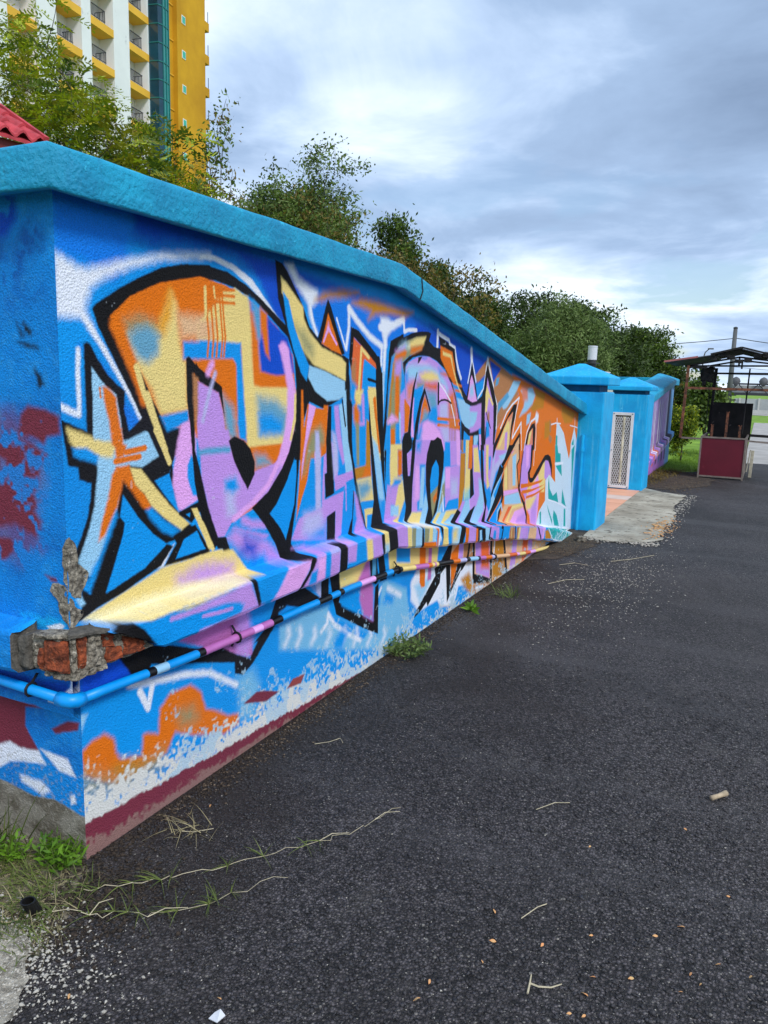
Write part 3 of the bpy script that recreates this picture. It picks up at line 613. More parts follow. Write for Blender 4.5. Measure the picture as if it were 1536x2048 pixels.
P f 6 4122 1216 4363 1203 4309 1127 4291 1061 4303 880 4304 766 4093 792 4093 951
I f 30 4126 1063 4189 1050 4196 861 4129 857
B f 30 4127 1204 4203 1212 4190 1147 4132 1151
B f 12 4187 1069 4276 1062 4303 880 4293 772 4174 789 4169 844 4216 858
L f 12 4218 1047 4268 1043 4261 793 4202 797
Y f 10 4097 791 4299 767 4243 697 4017 734
L f 10 4293 881 4341 802 4306 684 4211 700
K f 4 4342 1204 4517 1194 4570 1108 4569 1017 4535 878 4484 741 4367 672 4290 684 4343 781 4293 929 4281 1058 4294 1128
B f 5 4439 1075 4486 1032 4497 982 4488 908 4427 882 4371 868 4357 955 4380 1033
V f 8 4371 868 4488 908 4475 826 4423 712 4396 774
O f 14 4411 834 4480 884 4475 826 4435 798
L f 8 4586 1015 4612 937 4580 771 4535 649 4400 670 4494 748 4536 869 4573 983
V f 12 4566 900 4607 929 4618 830 4566 794 4506 738 4541 818
W f 6 4559 858 4569 865 4585 727 4613 723 4584 834
Y f 10 4496 731 4562 726 4464 660 4400 670
B f 10 4579 1178 4670 1173 4689 1011 4603 1018 4582 1108
P f 10 4598 1014 4695 1010 4863 1009 4880 776 4680 788 4628 743
I f 12 4609 1009 4690 1002 4700 868 4619 872
I f 10 4775 1180 4854 1176 4870 999 4801 1014
P f 10 4671 1169 4782 1167 4802 1010 4695 1014
Q f 40 4711 927 4832 915 4845 803 4725 804
B f 8 4692 786 4860 783 4857 712 4699 729
Y f 10 4642 724 4857 707 4849 672 4739 684 4706 667 4586 642 4547 648
L f 10 4562 726 4642 719 4547 648 4464 660
L f 12 4706 667 4763 685 4837 670 4709 623 4592 641
L f 10 4759 1454 4887 1440 5033 1390 5184 1360 5154 1288 5003 1236 4883 1280 4841 1325
P f 12 4996 1377 5084 1403 5245 1414 5271 1243 5095 1227 4990 1236 5154 1288 5171 1356
O s8 8 4683 1549 4827 1530
O s8 8 4723 1504 4819 1496
O f 8 4438 1771 4637 1743 4692 1660 4711 1599 4728 1558 4671 1553 4527 1639 4446 1700
Y f 8 4479 1740 4628 1723 4658 1659 4711 1599 4766 1537 4872 1461 4848 1462 4742 1541 4674 1619 4608 1706 4486 1717
K f 4 5010 1696 5052 1627 5122 1505 5160 1428 5242 1437 5248 1396 5059 1394 4914 1422 4833 1483 4934 1465 4962 1539
I f 6 5019 1605 5062 1557 5148 1424 5055 1423 4955 1444 4987 1539
L f 30 5015 1522 5064 1540 5063 1460 5025 1452
K f 4 4849 1307 4936 1261 5056 1229 5203 1232 5222 1194 5115 1186 5008 1196 4914 1235 4906 1105 4881 1107
K f 3 5184 1223 5211 1227 5239 1083 5204 1130
N f 6 4872 1175 4948 1171 4958 1090 4884 1086
B f 8 4910 1173 4973 1169 4960 1081 4920 1097
G f 6 4871 1087 4960 1081 4977 855 4950 767 4922 689 4870 701 4874 866
Y f 6 4960 1170 5025 1166 5026 968 5087 958 5085 825 4977 755 4977 945
O f 5 5025 1166 5098 1162 5113 960 5033 967
T2 f 40 4970 810 5085 825 5089 750 4978 746
P f 8 4946 750 5004 742 4870 599 4793 610
L f 12 5004 742 5089 750 5119 672 4959 585 4870 599
I f 6 5083 742 5188 761 5315 761 5324 697 5200 680 5114 663
K f 4 5098 1162 5118 1161 5127 954 5173 773 5096 747 5080 959 5112 965
K f 4 5107 664 5221 682 5074 568 4959 585
K f 5 4857 707 4924 676 4800 609 4709 623
B f 10 5118 1161 5214 1156 5181 1098 5120 1102
Y f 8 5118 1111 5193 1111 5235 921 5151 929
P f 8 5137 930 5249 920 5279 760 5188 761
L f 10 5259 853 5335 816 5185 551 5074 568 5228 681 5288 702
K f 4 5338 1690 5407 1609 5492 1526 5597 1388 5597 1224 5568 1061 5368 1075 5299 1079 5266 1182 5241 1404 5282 1525 5301 1624
K f 4 5005 1429 5131 1430 5241 1465 5267 1514 5289 1481 5267 1404 5216 1410 5104 1398 5010 1397
K f 4 5033 1226 5130 1216 5209 1235 5214 1196 5133 1189 5037 1194
P f 10 5010 1397 5104 1398 5240 1415 5256 1249 5177 1225 5035 1215
L f 12 5015 1360 5166 1354 5150 1297 5092 1256 5029 1253
I f 6 5012 1602 5070 1524 5147 1433 5053 1423 5004 1434 4986 1565
L f 30 4992 1523 5052 1539 5070 1471 5001 1460
P f 6 5348 1592 5435 1486 5512 1401 5531 1285 5550 1063 5368 1075 5326 1347 5331 1481
Y f 6 5344 1542 5410 1481 5511 1406 5496 1389 5396 1458 5370 1346 5335 1347 5323 1481
N f 20 5386 1352 5431 1345 5442 1276 5387 1290
B f 14 5361 1290 5434 1271 5459 1173 5374 1154
K s6 3 5361 1347 5394 1301 5471 1229
K s10 3 5370 1234 5361 1121 5342 1076
L f 10 5117 1190 5215 1190 5204 1152 5148 1089 5115 1091
O f 6 5037 1194 5101 1190 5099 1093 5051 1096
K s6 3 5101 1190 5115 1091
K s4 2 5207 1191 5234 1084
I f 4 5223 1195 5265 1193 5290 1080 5248 1083
P f 8 5102 1127 5209 1121 5311 887 5363 766 5557 563 5412 520 5100 567 5240 678 5110 667 5100 741 5193 775 5138 932
O f 5 5046 1131 5102 1127 5101 963 5071 949
Y f 10 5121 1104 5211 1104 5289 918 5154 930
P f 8 5138 932 5246 922 5278 879 5193 775
L f 20 5261 875 5332 856 5408 702 5404 615 5283 539 5109 566 5240 678 5297 751
P f 20 5371 602 5478 598 5365 527 5278 544
K f 4 5070 955 5103 952 5177 771 5099 747
K f 4 5111 661 5213 687 5100 567 4993 583
K f 4 5268 1117 5311 1115 5345 999 5392 810 5474 682 5440 515 5355 528 5436 640 5311 887
P f 10 5345 1113 5562 1099 5563 981 5620 977 5564 863 5503 786 5469 772 5385 851
Y f 12 5389 1110 5452 1106 5471 872 5519 796 5459 779 5416 935
B f 12 5466 1018 5520 1020 5517 926 5492 911
B f 12 5452 768 5557 792 5570 712 5565 629 5479 705
Q f 20 5563 981 5625 1060 5794 1085 5917 1078 5971 1012 5763 929 5654 884 5565 743 5519 796
P f 20 5624 1066 5817 1072 5886 1024 5733 986 5607 942
L f 12 5710 1006 5928 1018 5915 979 5776 965
K f 3 5562 1099 5638 1095 5570 993 5558 1011
K f 4 5751 939 5806 907 5865 914 5834 861 5620 749 5562 647 5567 731
L f 6 5851 878 5626 712 5671 670 5449 514 5564 635 5573 694 5689 790
K f 4 5875 857 5850 772 5888 674 5771 465 5709 475 5835 687 5737 624 5497 507 5468 511 5669 682 5769 781
B f 5 5838 667 5729 472 5517 504 5739 612
L s12 8 5748 498 5747 567 5838 611 5911 487
Z f 15 5873 870 6017 990 6189 997 6250 690 5882 706 5868 783
Y f 20 5871 883 5950 901 5983 720 5899 723
N s6 4 5931 1002 5993 719
P f 10 6035 1008 6095 1029 6132 723 6221 720 6227 693 6067 724
L f 10 6074 967 6148 980 6196 736 6121 724
R s8 4 6044 956 6089 721 6271 698
I f 8 5881 713 6273 688 6302 658 5888 674
L f 10 5909 671 6302 658 6418 542 6187 552 6011 569 5921 600
Z f 10 5921 600 6467 536 6523 344 5771 465
R f 8 6032 566 6142 558 5905 444 5864 455
Y s14 6 6000 433 6144 545 6468 532
I f 10 6219 501 6474 500 6590 415 6602 336 6206 400 6086 419
P f 30 6322 440 6533 451 6631 338 6262 391
K f 4 6109 1398 6086 1299 6018 1207 5966 1035 5945 1036 5975 1209 6014 1338 5879 1286 5606 1059 5578 1061 5579 1108 5875 1304 6024 1393
Z f 8 6015 1331 5975 1209 5966 1035 5801 1046 5625 1058 5881 1274
Y f 10 5902 1267 5939 1235 5945 1036 5903 1039 5892 1212 5719 1069 5660 1073 5811 1216
X f 12 6005 1332 6001 1295 5924 1260 5901 1273
P f 10 5838 1178 5898 1181 5903 1039 5842 1043
W s9 5 5712 1220 5849 1335 5982 1394 6165 1448
W s8 5 6166 1442 6101 1329 6032 1131
W s10 4 6034 1125 6263 1242 6269 1158
W s6 3 6266 1229 6322 1011
K f 4 6245 1165 6275 1014 6241 1017 6220 1121 6052 1029 5987 1033 6083 1091
Z f 8 6231 1121 6252 1016 6052 1029
Z f 10 6017 990 6221 1059 6268 939 6210 891 6270 701 6069 710 6059 878
L f 8 6073 973 6179 991 6179 933 6198 722 6120 731
K f 4 5959 1075 6131 1065 5826 905 5782 934 5855 971
K s11 3 6239 1058 6272 938 6210 891 6274 741 6311 670
K s17 3 6407 1048 6347 886 6332 734 6308 684 6493 525 6590 415 6598 332
K f 3 6527 594 6524 494 6493 525
R f 6 6291 937 6383 1049 6325 881 6293 758 6235 876
K f 4 6686 1227 6691 1207 6723 1178 6716 985 6664 988 6634 1182 6529 1152 6453 1002 6392 1006 6480 1155 6588 1217
X f 8 6621 1182 6664 988 6465 1002 6530 1146
Y f 8 6610 1176 6569 1083 6514 998 6477 1001 6521 1133
W s10 5 6392 1006 6456 1156 6559 1239 6703 1268
W f 20 6716 1322 6800 1293 6789 1231 6740 1219 6677 1269
W s7 4 6720 1247 6752 1108 6755 982
P f 12 6407 1048 6629 1035 6650 826 6556 800 6588 652 6556 573 6484 568 6343 680 6352 866
I f 20 6458 1032 6557 1025 6566 868 6499 840
K f 4 6616 1035 6680 1031 6678 928 6663 825 6621 787 6643 744 6721 736 6837 796 7034 880 7110 910 7225 910 7321 880 7404 790 7421 666 7356 741 7274 831 7180 857 7046 828 6900 754 6730 693 6640 702 6581 743 6556 800 6621 843
Y f 12 6927 751 7071 840 7166 859 7170 669 7168 557 6940 584 6559 558 6563 655 6730 693
P f 10 7123 858 7240 849 7350 765 7401 684 7320 707 7229 663 7135 695
I f 20 6783 687 6902 747 6989 607 6956 281 6737 315 6693 400 6574 487 6509 565
Y f 20 6534 562 6919 557 6864 448 6579 465
P f 40 6730 466 6919 557 6926 279 6737 315
W s6 5 6728 987 6734 847
O f 6 6359 718 6730 693 7109 683 7002 664 6737 664 6367 677
O f 6 6394 660 6743 635 7151 630 7013 619 6697 612 6425 623
O f 6 6540 592 6806 585 7215 601 7024 574 6760 562 6545 567
R f 6 6346 666 6448 627 6534 562 6487 554 6378 622
W2 f 6 7481 1192 7578 1181 7800 1086 7990 900 7489 933
T f 6 7481 1079 7546 1068 7568 928 7489 933
W s9 8 7484 1237 7501 1176
W s6 5 7271 1189 7449 1197 7642 1183
W s6 6 8269 1222 8284 1114
W s5 5 8055 1151 8279 1130 8456 1107
W2 f 6 8263 1123 8422 973 8456 869 8152 889 8150 955
T f 6 8262 1007 8320 878 8207 886 8187 953
W2 f 6 7475 983 7939 955 8108 797 8191 940 8457 924 8451 582 8365 246 8437 9 6938 272 7012 391 7219 468 7184 668 7336 705 7577 604
T f 8 7475 983 7571 977 7625 896 7726 882 7750 793 7523 803
T f 6 7547 774 7791 766 7843 641 7675 712
T f 6 7309 693 7372 564 7516 478 7669 499 7767 375 7336 469 7299 618
T f 6 7042 379 7098 379 7126 262 7072 255
T f 6 7587 327 7736 250 7872 115 7664 155 7576 249
T f 6 8030 283 8105 264 8162 69 8069 84
T f 6 7898 505 8090 317 8135 285 7906 357
T f 6 7304 419 7550 229 7563 179 7369 341
T f 10 8206 889 8341 931 8343 804 8332 354 8269 684
L f 20 8368 845 8474 871 8416 326 8431 27 8338 336
W s12 8 7526 796 7855 776
W s6 4 7305 708 7264 637 7338 461 7664 396 8137 277
T3 f 20 8536 919 8740 906 8734 678 8535 311 8555 -1 8434 18 8404 241 8451 582
N f 14 8457 924 8576 916 8525 713 8462 667
P f 20 2807 811 2907 784 2891 756 3085 765 3122 772 3177 779 3103 785 3036 783 2954 788 2895 808
P f 8 2891 756 3095 758 3095 635 2820 642 2779 647 2859 718
I f 20 2900 754 2968 759 2963 650 2894 647
B f 10 2967 773 3014 771 3012 764 3012 639 2963 645 2964 760
B f 12 2843 703 2893 711 2890 648 2820 646
Q f 30 3084 777 3105 769 3085 755 3021 763
K f 4 3098 782 3172 778 3170 763 3171 628 3098 635 3097 758
I f 15 3186 781 3254 780 3259 764 3170 763
B f 15 3249 780 3309 777 3351 769 3363 749 3259 762
P f 12 3170 763 3264 761 3264 663 3174 676
B f 12 3264 761 3367 760 3385 638 3176 637 3174 681 3263 673
Y f 12 3408 776 3383 770 3438 756 3456 634 3385 638 3362 754
P f 14 3386 778 3473 775 3538 754 3563 632 3456 634 3432 752 3372 769
B f 8 3515 781 3562 776 3567 760 3538 759 3494 777
K f 3 3526 761 3572 759 3599 627 3569 627
Y f 6 3566 779 3619 762 3652 628 3599 627 3567 754 3545 774
L f 20 3582 699 3629 696 3652 628 3599 627
K f 4 3588 781 3683 777 3716 757 3757 627 3652 627 3619 759
P f 8 3692 773 3802 771 3857 745 3882 609 3757 627 3716 757
Y f 6 3856 766 3924 740 3936 600 3882 609 3857 742
V f 6 3896 750 3979 731 3992 590 3936 600 3927 734
L f 6 3937 744 4065 712 4085 574 3992 590 3977 726
K f 3 4026 735 4078 716 4121 568 4085 574 4065 709
B f 6 3928 751 4051 728 3976 726 3916 735
L f 6 4048 731 4065 719 4078 575 3997 589 3976 722
K f 3 4013 737 4109 716 4075 710 4117 570 4083 575 4061 708
V f 6 4065 719 4164 696 4167 608 4108 614 4095 703
Y f 8 4172 711 4274 689 4235 688 4239 599 4167 608 4169 691 4084 716
L f 8 4285 693 4337 679 4297 677 4296 589 4239 599 4240 684
O f 4 4108 616 4301 588 4302 537 4113 570
O f 5 4266 684 4335 669 4333 533 4312 536 4310 652
W f 6 4311 681 4329 674 4406 553 4410 522 4334 533 4343 647
B f 8 4370 593 4412 552 4416 521 4361 529
K f 3 4353 680 4405 669 4395 659 4422 521 4396 597 4363 656
Y f 6 4413 669 4470 656 4490 644 4511 508 4421 521 4401 654
B f 6 4508 651 4563 641 4587 498 4511 508 4484 645
L f 10 4626 639 4726 621 4726 611 4689 484 4581 499 4564 636
Y f 40 4568 602 4600 626 4649 606 4658 535 4581 539
K f 4 4738 622 4793 610 4821 596 4776 472 4683 485 4727 606
B f 6 4792 529 4830 532 4827 465 4782 471
O f 5 4808 598 4880 582 4879 458 4827 465
P f 8 4837 607 4897 597 5020 562 5027 438 4885 457 4880 580
O f 4 5020 564 5069 552 5090 429 5041 436
K f 3 4990 584 5018 578 5146 544 5168 418 5097 428 5069 552
L f 6 5109 566 5147 563 5310 514 5332 395 5251 407 5221 523
K f 3 4900 595 5065 559 5221 523 5260 405 5180 417 5152 528 5084 539 5094 428 5066 547
L f 4 5102 530 5144 526 5172 418 5128 424
P f 8 5164 560 5306 538 5554 478 5565 362 5499 372 5338 445 5338 504
K s14 3 5337 507 5326 436 5498 372
B f 12 5423 478 5480 469 5495 383 5415 420
L f 10 5242 444 5324 424 5499 372 5260 405
B f 6 5553 488 5819 440 5820 326 5575 361
K s12 3 5613 472 5650 460 5644 351
N f 8 5841 436 5971 415 5994 302 5820 326
Y s6 4 5884 429 5894 319
K s10 3 5983 414 6021 297
N f 10 6016 408 6131 390 6107 285 6039 294
P f 12 6131 390 6372 352 6396 239 6224 268 6106 289
Y f 12 6085 398 6154 387 6130 285 6060 297
Z f 12 6397 348 6657 307 6656 197 6396 242
P f 12 6657 307 6966 255 6936 149 6656 197
K s12 3 6711 299 6782 223 6836 166
I f 6 6880 265 6982 249 6935 153 6864 161
G f 8 6975 220 7060 221 7268 96 6994 143
T f 8 7024 249 8478 -2 8588 -63 8118 -93 7715 -30 7270 87
W s6 5 7088 224 7268 96
W s5 5 7775 106 7493 65
W s6 4 7915 83 7710 -13
W s8 6 7302 82 7710 -13
W s8 5 8378 18 7998 3
W s10 6 6938 272 7736 128 8440 -1
W s6 12 3837 765 3861 755 4140 714 4311 681
B f 20 1608 557 1703 544 1931 511 2201 485 2569 441 3073 458 3607 433 3624 141 2570 106 2099 166 1840 200 1607 241
D f 30 1614 639 1679 639 1823 639 1875 543 1820 526 1674 532 1611 550
L2 f 20 2718 477 2918 482 3141 462 3162 397 3344 322 3567 205 3687 160 3681 452 3792 444 4064 336 4142 84 4379 134 4432 172 4451 -16 4091 5 3693 66 2719 368
L2 f 40 2410 345 2525 343 2569 260 2525 124 2431 161 2432 250
B f 12 3141 452 3201 387 3344 322 3567 200 3512 172 3347 253 3202 341 3162 392
B f 30 3784 378 3903 327 3866 289 3750 324
B f 20 3658 452 3730 441 3713 328 3678 314
W s12 10 3080 351 3134 375 3142 422 3202 351 3346 259 3489 184
W s10 10 3674 371 3720 416
W s14 20 3808 395 3983 313
W s10 30 2766 380 2797 414 2788 443
W s10 30 2863 348 2895 385 2886 416
W s10 30 2991 320 3025 347 3016 379
W s10 30 3128 270 3165 306 3155 339
W s10 30 3286 225 3326 259 3314 294
W s10 30 3413 184 3454 222 3442 258
W s10 30 3571 136 3615 175 3601 212
W s10 30 3741 84 3788 125 3773 164
W s10 30 3924 29 3975 70 3958 111
W s10 30 4093 -26 4147 20 4129 62
B f 30 3205 264 3283 303 3346 269 3287 192 3207 217
B f 30 3947 78 4231 71 4442 79 4450 -2 4163 3
B f 10 2438 639 2550 639 2701 639 2630 506 2474 520
P2 f 10 1992 639 2183 639 2456 639 2502 505 2525 402 2388 453 2282 504
P f 30 2411 639 2479 639 2525 476 2490 406 2410 446
K f 6 1778 639 1934 639 2202 532 2292 518 2410 446 2502 399 2569 471 2648 508 2725 517 2699 501 2525 372 2455 344 2399 367 2399 414 2251 462 1932 560 1899 522 1851 533
K f 4 2865 639 3085 508 3060 487 2937 505 2777 553 2691 519 2630 463 2570 459 2531 456 2630 506 2712 639
B f 10 2712 538 2777 553 2867 524 2788 506 2712 507
Q f 12 2776 639 2888 639 3044 639 3069 639 3072 518 2935 639
B f 20 2912 639 3020 639 3020 564 2948 639
K f 4 3069 639 3140 639 3143 508 3072 518
K f 4 3140 639 3241 639 3265 499 3246 454 3633 249 3647 439 3687 453 3697 160 3521 241 3221 397 3191 468
Y f 10 3241 639 3566 639 3553 529 3445 515 3257 522
P2 f 20 3445 523 3489 565 3565 639 3595 489 3622 445 3633 253 3517 311 3466 407 3478 478
B f 12 3260 458 3433 467 3483 365 3470 331 3275 426
K f 4 3565 639 3646 639 3686 469 3654 453 3595 481
C f 10 3606 639 3647 639 3652 492 3606 494
K f 4 3663 639 3730 639 3790 454 3704 457
Y f 10 3791 637 4091 585 4264 556 4273 416 3990 459 3822 502
B f 12 3907 617 4098 584 4104 485 3910 524
Z f 20 4241 560 5208 425 6080 290 7347 54 7365 50 6800 -15 6384 -20 5734 -14 5261 -8 4734 3 4269 211
W f 20 4248 440 4539 369 4696 336 5264 246 5268 85 5059 119 4932 15 4728 54 4630 85 4416 134 4277 124 4133 245 4124 357
L f 30 4179 322 4483 334 4349 237 4270 199
B f 12 4951 144 5095 124 5261 -8 4987 -6 4427 19 4315 10 4022 55 4143 131 4445 138 4563 138 4632 73 4863 26 4923 87
O f 8 4242 560 4338 544 4345 284 4290 285 4259 326
P2 f 10 4388 537 4439 530 4442 308 4385 309
Y f 10 4445 529 4543 516 4536 399 4446 411
B f 12 4551 515 4747 488 4628 392 4535 405
K f 4 4747 488 4805 480 4772 376 4795 180 4874 212 5038 285 5172 430 5135 435 5036 298 4794 329 4796 167 5002 286 5038 282 4801 129 4742 75 4696 336 4606 307 4597 250 4401 138 4384 171 4276 130 4197 117 4195 140 4515 315 4495 366 4597 392
O f 8 4784 410 4936 462 4912 317 4885 260 4813 164 4785 330
P f 8 4936 462 5024 450 5016 315 4927 333
N f 14 5025 450 5210 425 5221 281 5034 311
K s20 3 5152 432 5115 315 5005 266
K f 4 5208 425 5256 418 5285 161 5482 105 5659 45 5615 367 5670 359 5711 -9 5247 96
P f 12 5267 416 5604 369 5647 52 5314 162
R f 30 5388 399 5596 370 5624 131 5430 178
G f 20 5683 358 5947 313 6078 -2 5733 -7
W s14 12 5728 351 5722 189
K f 4 5946 314 5995 305 6129 -12 6067 -7
Z f 15 6019 301 7346 54 7368 -28 6798 -6 6127 -5
P f 15 6233 263 6366 240 6331 -17 6153 -10 6204 117
R f 25 6535 210 6708 180 6681 0 6542 -5
P f 14 6723 177 6859 153 6856 -1 6735 14
G f 30 4998 185 5157 202 5242 131 5240 11 5059 119
N f 20 5268 85 5665 9 5541 -13 5281 -13
W s12 10 5331 43 5495 19
W s12 12 1827 523 1898 504 2105 464 2240 425 2409 316
W s12 6 1873 483 1911 407 1934 485
O f 14 1613 375 1654 392 1711 397 1753 361 1759 311 1780 277 1873 247 1884 318 1908 317 1958 293 1969 384 2022 422 2132 415 2189 368 2218 288 2289 250 2353 207 2420 188 2425 142 2331 137 2147 207 2045 263 1999 204 1904 182 1762 194 1690 235 1622 291
G f 40 1750 267 1841 249 1905 208 1855 186 1762 206
V f 50 2065 334 2140 318 2168 267 2082 274
V f 60 1616 294 1762 206 1888 196 1973 215 1972 164 1761 170 1613 226
K f 6 1714 777 1767 768 1813 733 1858 682 1885 648 1841 641 1760 712 1676 764
W f 6 1537 664 1548 681 1566 670 1659 666 1604 651 1565 644 1545 619 1604 547
L f 10 1612 500 1645 490 1630 464 1615 431"""
ENDPAINT="""D f 20 -2088 2048 -1968 2039 -1967 1973 -2010 1930 -2100 1908
DE f 25 -1964 1935 -1910 1984 -1869 1948 -1862 1889 -1930 1863 -1974 1804 -2014 1805 -1985 1880
DE f 25 -2087 1923 -2028 1920 -2028 1844 -2052 1767 -2100 1768
K2 f 12 -1988 1693 -1954 1689 -1922 1661 -1928 1650 -1974 1646
K2 f 12 -1992 1634 -1958 1634 -1907 1623 -1902 1611 -1948 1615
K2 f 12 -1923 1557 -1896 1538 -1886 1511 -1904 1498 -1920 1517
MR f 12 -1959 1449 -1885 1440 -1831 1423 -1828 1371 -1879 1361 -1898 1340 -1948 1357 -2001 1358 -1990 1423
MR f 12 -2125 1326 -2008 1343 -1955 1336 -1888 1308 -1914 1270 -1927 1240 -1986 1231 -2033 1248 -2132 1245
MR f 16 -2133 1232 -2040 1239 -1935 1207 -1960 1192 -1933 1157 -1952 1134 -1919 1104 -1951 1054 -1992 1067 -2039 1083 -2147 1058
MR f 10 -2150 1031 -2061 1037 -2050 1021 -2058 994 -2092 964 -2156 960
MR f 8 -1917 940 -1865 936 -1860 922 -1889 922
B f 12 -2091 1286 -2067 1279 -2063 1250 -2094 1248
CY f 12 -2039 804 -1966 808 -1860 809 -1759 805 -1760 782 -1921 769 -2041 782
W f 4 -1922 777 -1863 795 -1842 791 -1865 769 -1901 765
D2 f 20 -2185 603 -2011 597 -1830 617 -1834 538 -1939 527 -2191 532
W f 4 -1928 569 -1914 555 -1877 557 -1831 594 -1821 641 -1800 628 -1818 575 -1842 531 -1931 528
MR f 6 -2279 483 -1994 503 -1933 494 -2074 468 -2079 402 -2057 372 -2017 323 -2038 299 -2142 318 -2298 264
MR f 6 -1957 419 -1882 463 -1830 469 -1839 441 -1900 421 -1938 406
W f 8 -2262 286 -2158 327 -2109 317 -2021 328 -1992 288 -2113 268 -2163 255 -2271 184
W f 8 -2012 336 -1890 332 -1855 277 -1930 280
W f 12 -2117 219 -2020 221 -1974 197 -2015 174 -2110 196
W f 6 -1885 204 -1866 215 -1860 188 -1883 175
CN f 5 -2349 182 -2186 175 -2056 159 -1960 174 -1914 166 -1839 150 -1802 155 -1812 -60 -2389 -254"""
# ------------------------------------------------------------------ wall paint
PL={k:lin(v) for k,v in PAL.items()}
PL.update({k:lin(v) for k,v in dict(MR=(124,48,66),CN=(140,134,122),K2=(20,40,60),DE=(8,100,188),D2=(8,70,170),CY=(20,170,240)).items()})
wp=Wallpaint(1.4,8.7,-.1,2.1,.0022,PL['B'],3)
# uneven hand-rolled ground coat
wp.mask((wp.noise(.22)-.5)*2.2,lin((2,134,222)),.6)
wp.script(PAINT,PL)
U=(wp.u0+(np.arange(wp.w)+.5)*wp.res)[None,:]; W=(wp.v0+(np.arange(wp.h)+.5)*wp.res)[:,None]
fl=wp.noise(.012)*.5+wp.noise(.035)*.3+wp.noise(.11)*.2
# lime-white flaking band near the foot, maroon skirting under it
wtop=np.interp(U,[1.6,2.0,2.4,3.0,4.2,6.0],[.285,.21,.185,.15,.05,.02])
wp.mask(np.clip((wtop-W)/.055+(fl-.5)*5,0,1)*(W<.45),lin((222,222,218)))
wp.mask(np.clip((wtop+.22-W)/.16+(fl-.62)*7,0,1)*(W<.62)*(U>1.9)*.75*(wp.noise(.09)>.5),lin((170,205,228)))
mtop=np.interp(U,[1.6,2.2,2.6,3.1,3.6],[.135,.085,.062,.03,.0])
wp.mask(np.clip((mtop-W)/.008+(fl-.5)*3.,0,1),PL['MR'])
wp.mask(np.clip((mtop*.55-W)/.02+(fl-.62)*4,0,1),lin((150,120,112)),.8)
wp.poly([(2.46,.215),(2.62,.165),(2.72,.175),(2.62,.215),(2.55,.235)],.006,PL['MR']); wp.poly([(2.78,.165),(2.9,.15),(2.93,.185),(2.83,.195)],.006,lin((150,70,70)))
# general grime and weathering: faint blotches and pinholes
wp.mask((wp.noise(.5)-.45)*.8,wp.img.mean((0,1))*.4,.12)
wp.mask((fl>.84)*(wp.noise(.4)>.6),lin((205,215,225)),.3)
wall_paint=paint_mat('mural_paint',wp,1)
ep=Wallpaint(-4.3,-1.6,-.15,2.1,.0025,lin((8,138,226)),5)
ep.mask((ep.noise(.12)-.45)*2.4,lin((6,108,196)),.8); ep.mask((ep.noise(.02)*.6+ep.noise(.006)*.4-.5)*3,lin((60,160,225)),.35)
ep.script(ENDPAINT,PL)
ef=ep.noise(.014)*.55+ep.noise(.04)*.45
ep.poly([(-2.30,1.44),(-2.02,1.43),(-1.93,1.36),(-1.90,1.24),(-1.95,1.10),(-1.93,1.02),(-2.02,.97),(-2.30,1.0)],.05,PL['MR'],.6)
ep.mask(np.clip((ep.noise(.06)*.45+ef*.55-.52)*9,0,1)*((ep.v0+(np.arange(ep.h)+.5)*ep.res)[:,None]>.62),lin((10,132,220)),.9)
EZ=(ep.v0+(np.arange(ep.h)+.5)*ep.res)[:,None]
ep.mask((ep.noise(.05)-.45)*3*(np.abs(ep.img-PL['CN'].astype(np.float32)).sum(-1)<.12),lin((92,84,72)),.8)
ep.mask((ep.noise(.009)-.62)*6*(EZ<.3),lin((176,170,158)),.35)
end_paint=paint_mat('end_wall_paint',ep,0)
# ------------------------------------------------------------------ plain materials
M={}
M['teal']=mat('teal_paint',srgb(12,156,196),.6,.16,4,1.,48,.010,col2=srgb(4,128,172),fleck=(srgb(46,176,212),26,.62),streak=(srgb(2,104,150),.60))
M['gate_blue']=mat('gate_blue_paint',srgb(2,172,230),.6,.1,4,.5,60,.005,col2=srgb(0,150,210),fleck=(srgb(70,190,232),9,.68),streak=(srgb(96,196,232),.56))
M['mortar']=mat('mortar',srgb(156,148,134),.95,.6,46,1.,85,.018,col2=srgb(74,68,60),fleck=(srgb(198,190,176),60,.6))
M['render']=mat('grey_render',srgb(96,92,86),.95,.35,45,1.,90,.008)
M['brick']=mat('red_brick',srgb(158,78,46),.95,.45,40,1.,80,.014,col2=srgb(92,46,32),fleck=(srgb(176,124,98),46,.62))
M['black_paint']=mat('black_paint',srgb(24,23,27),.6,.1,20,.4,150,.003)
M['white_wall']=mat('white_wall',srgb(232,230,226),.8,.08,2)
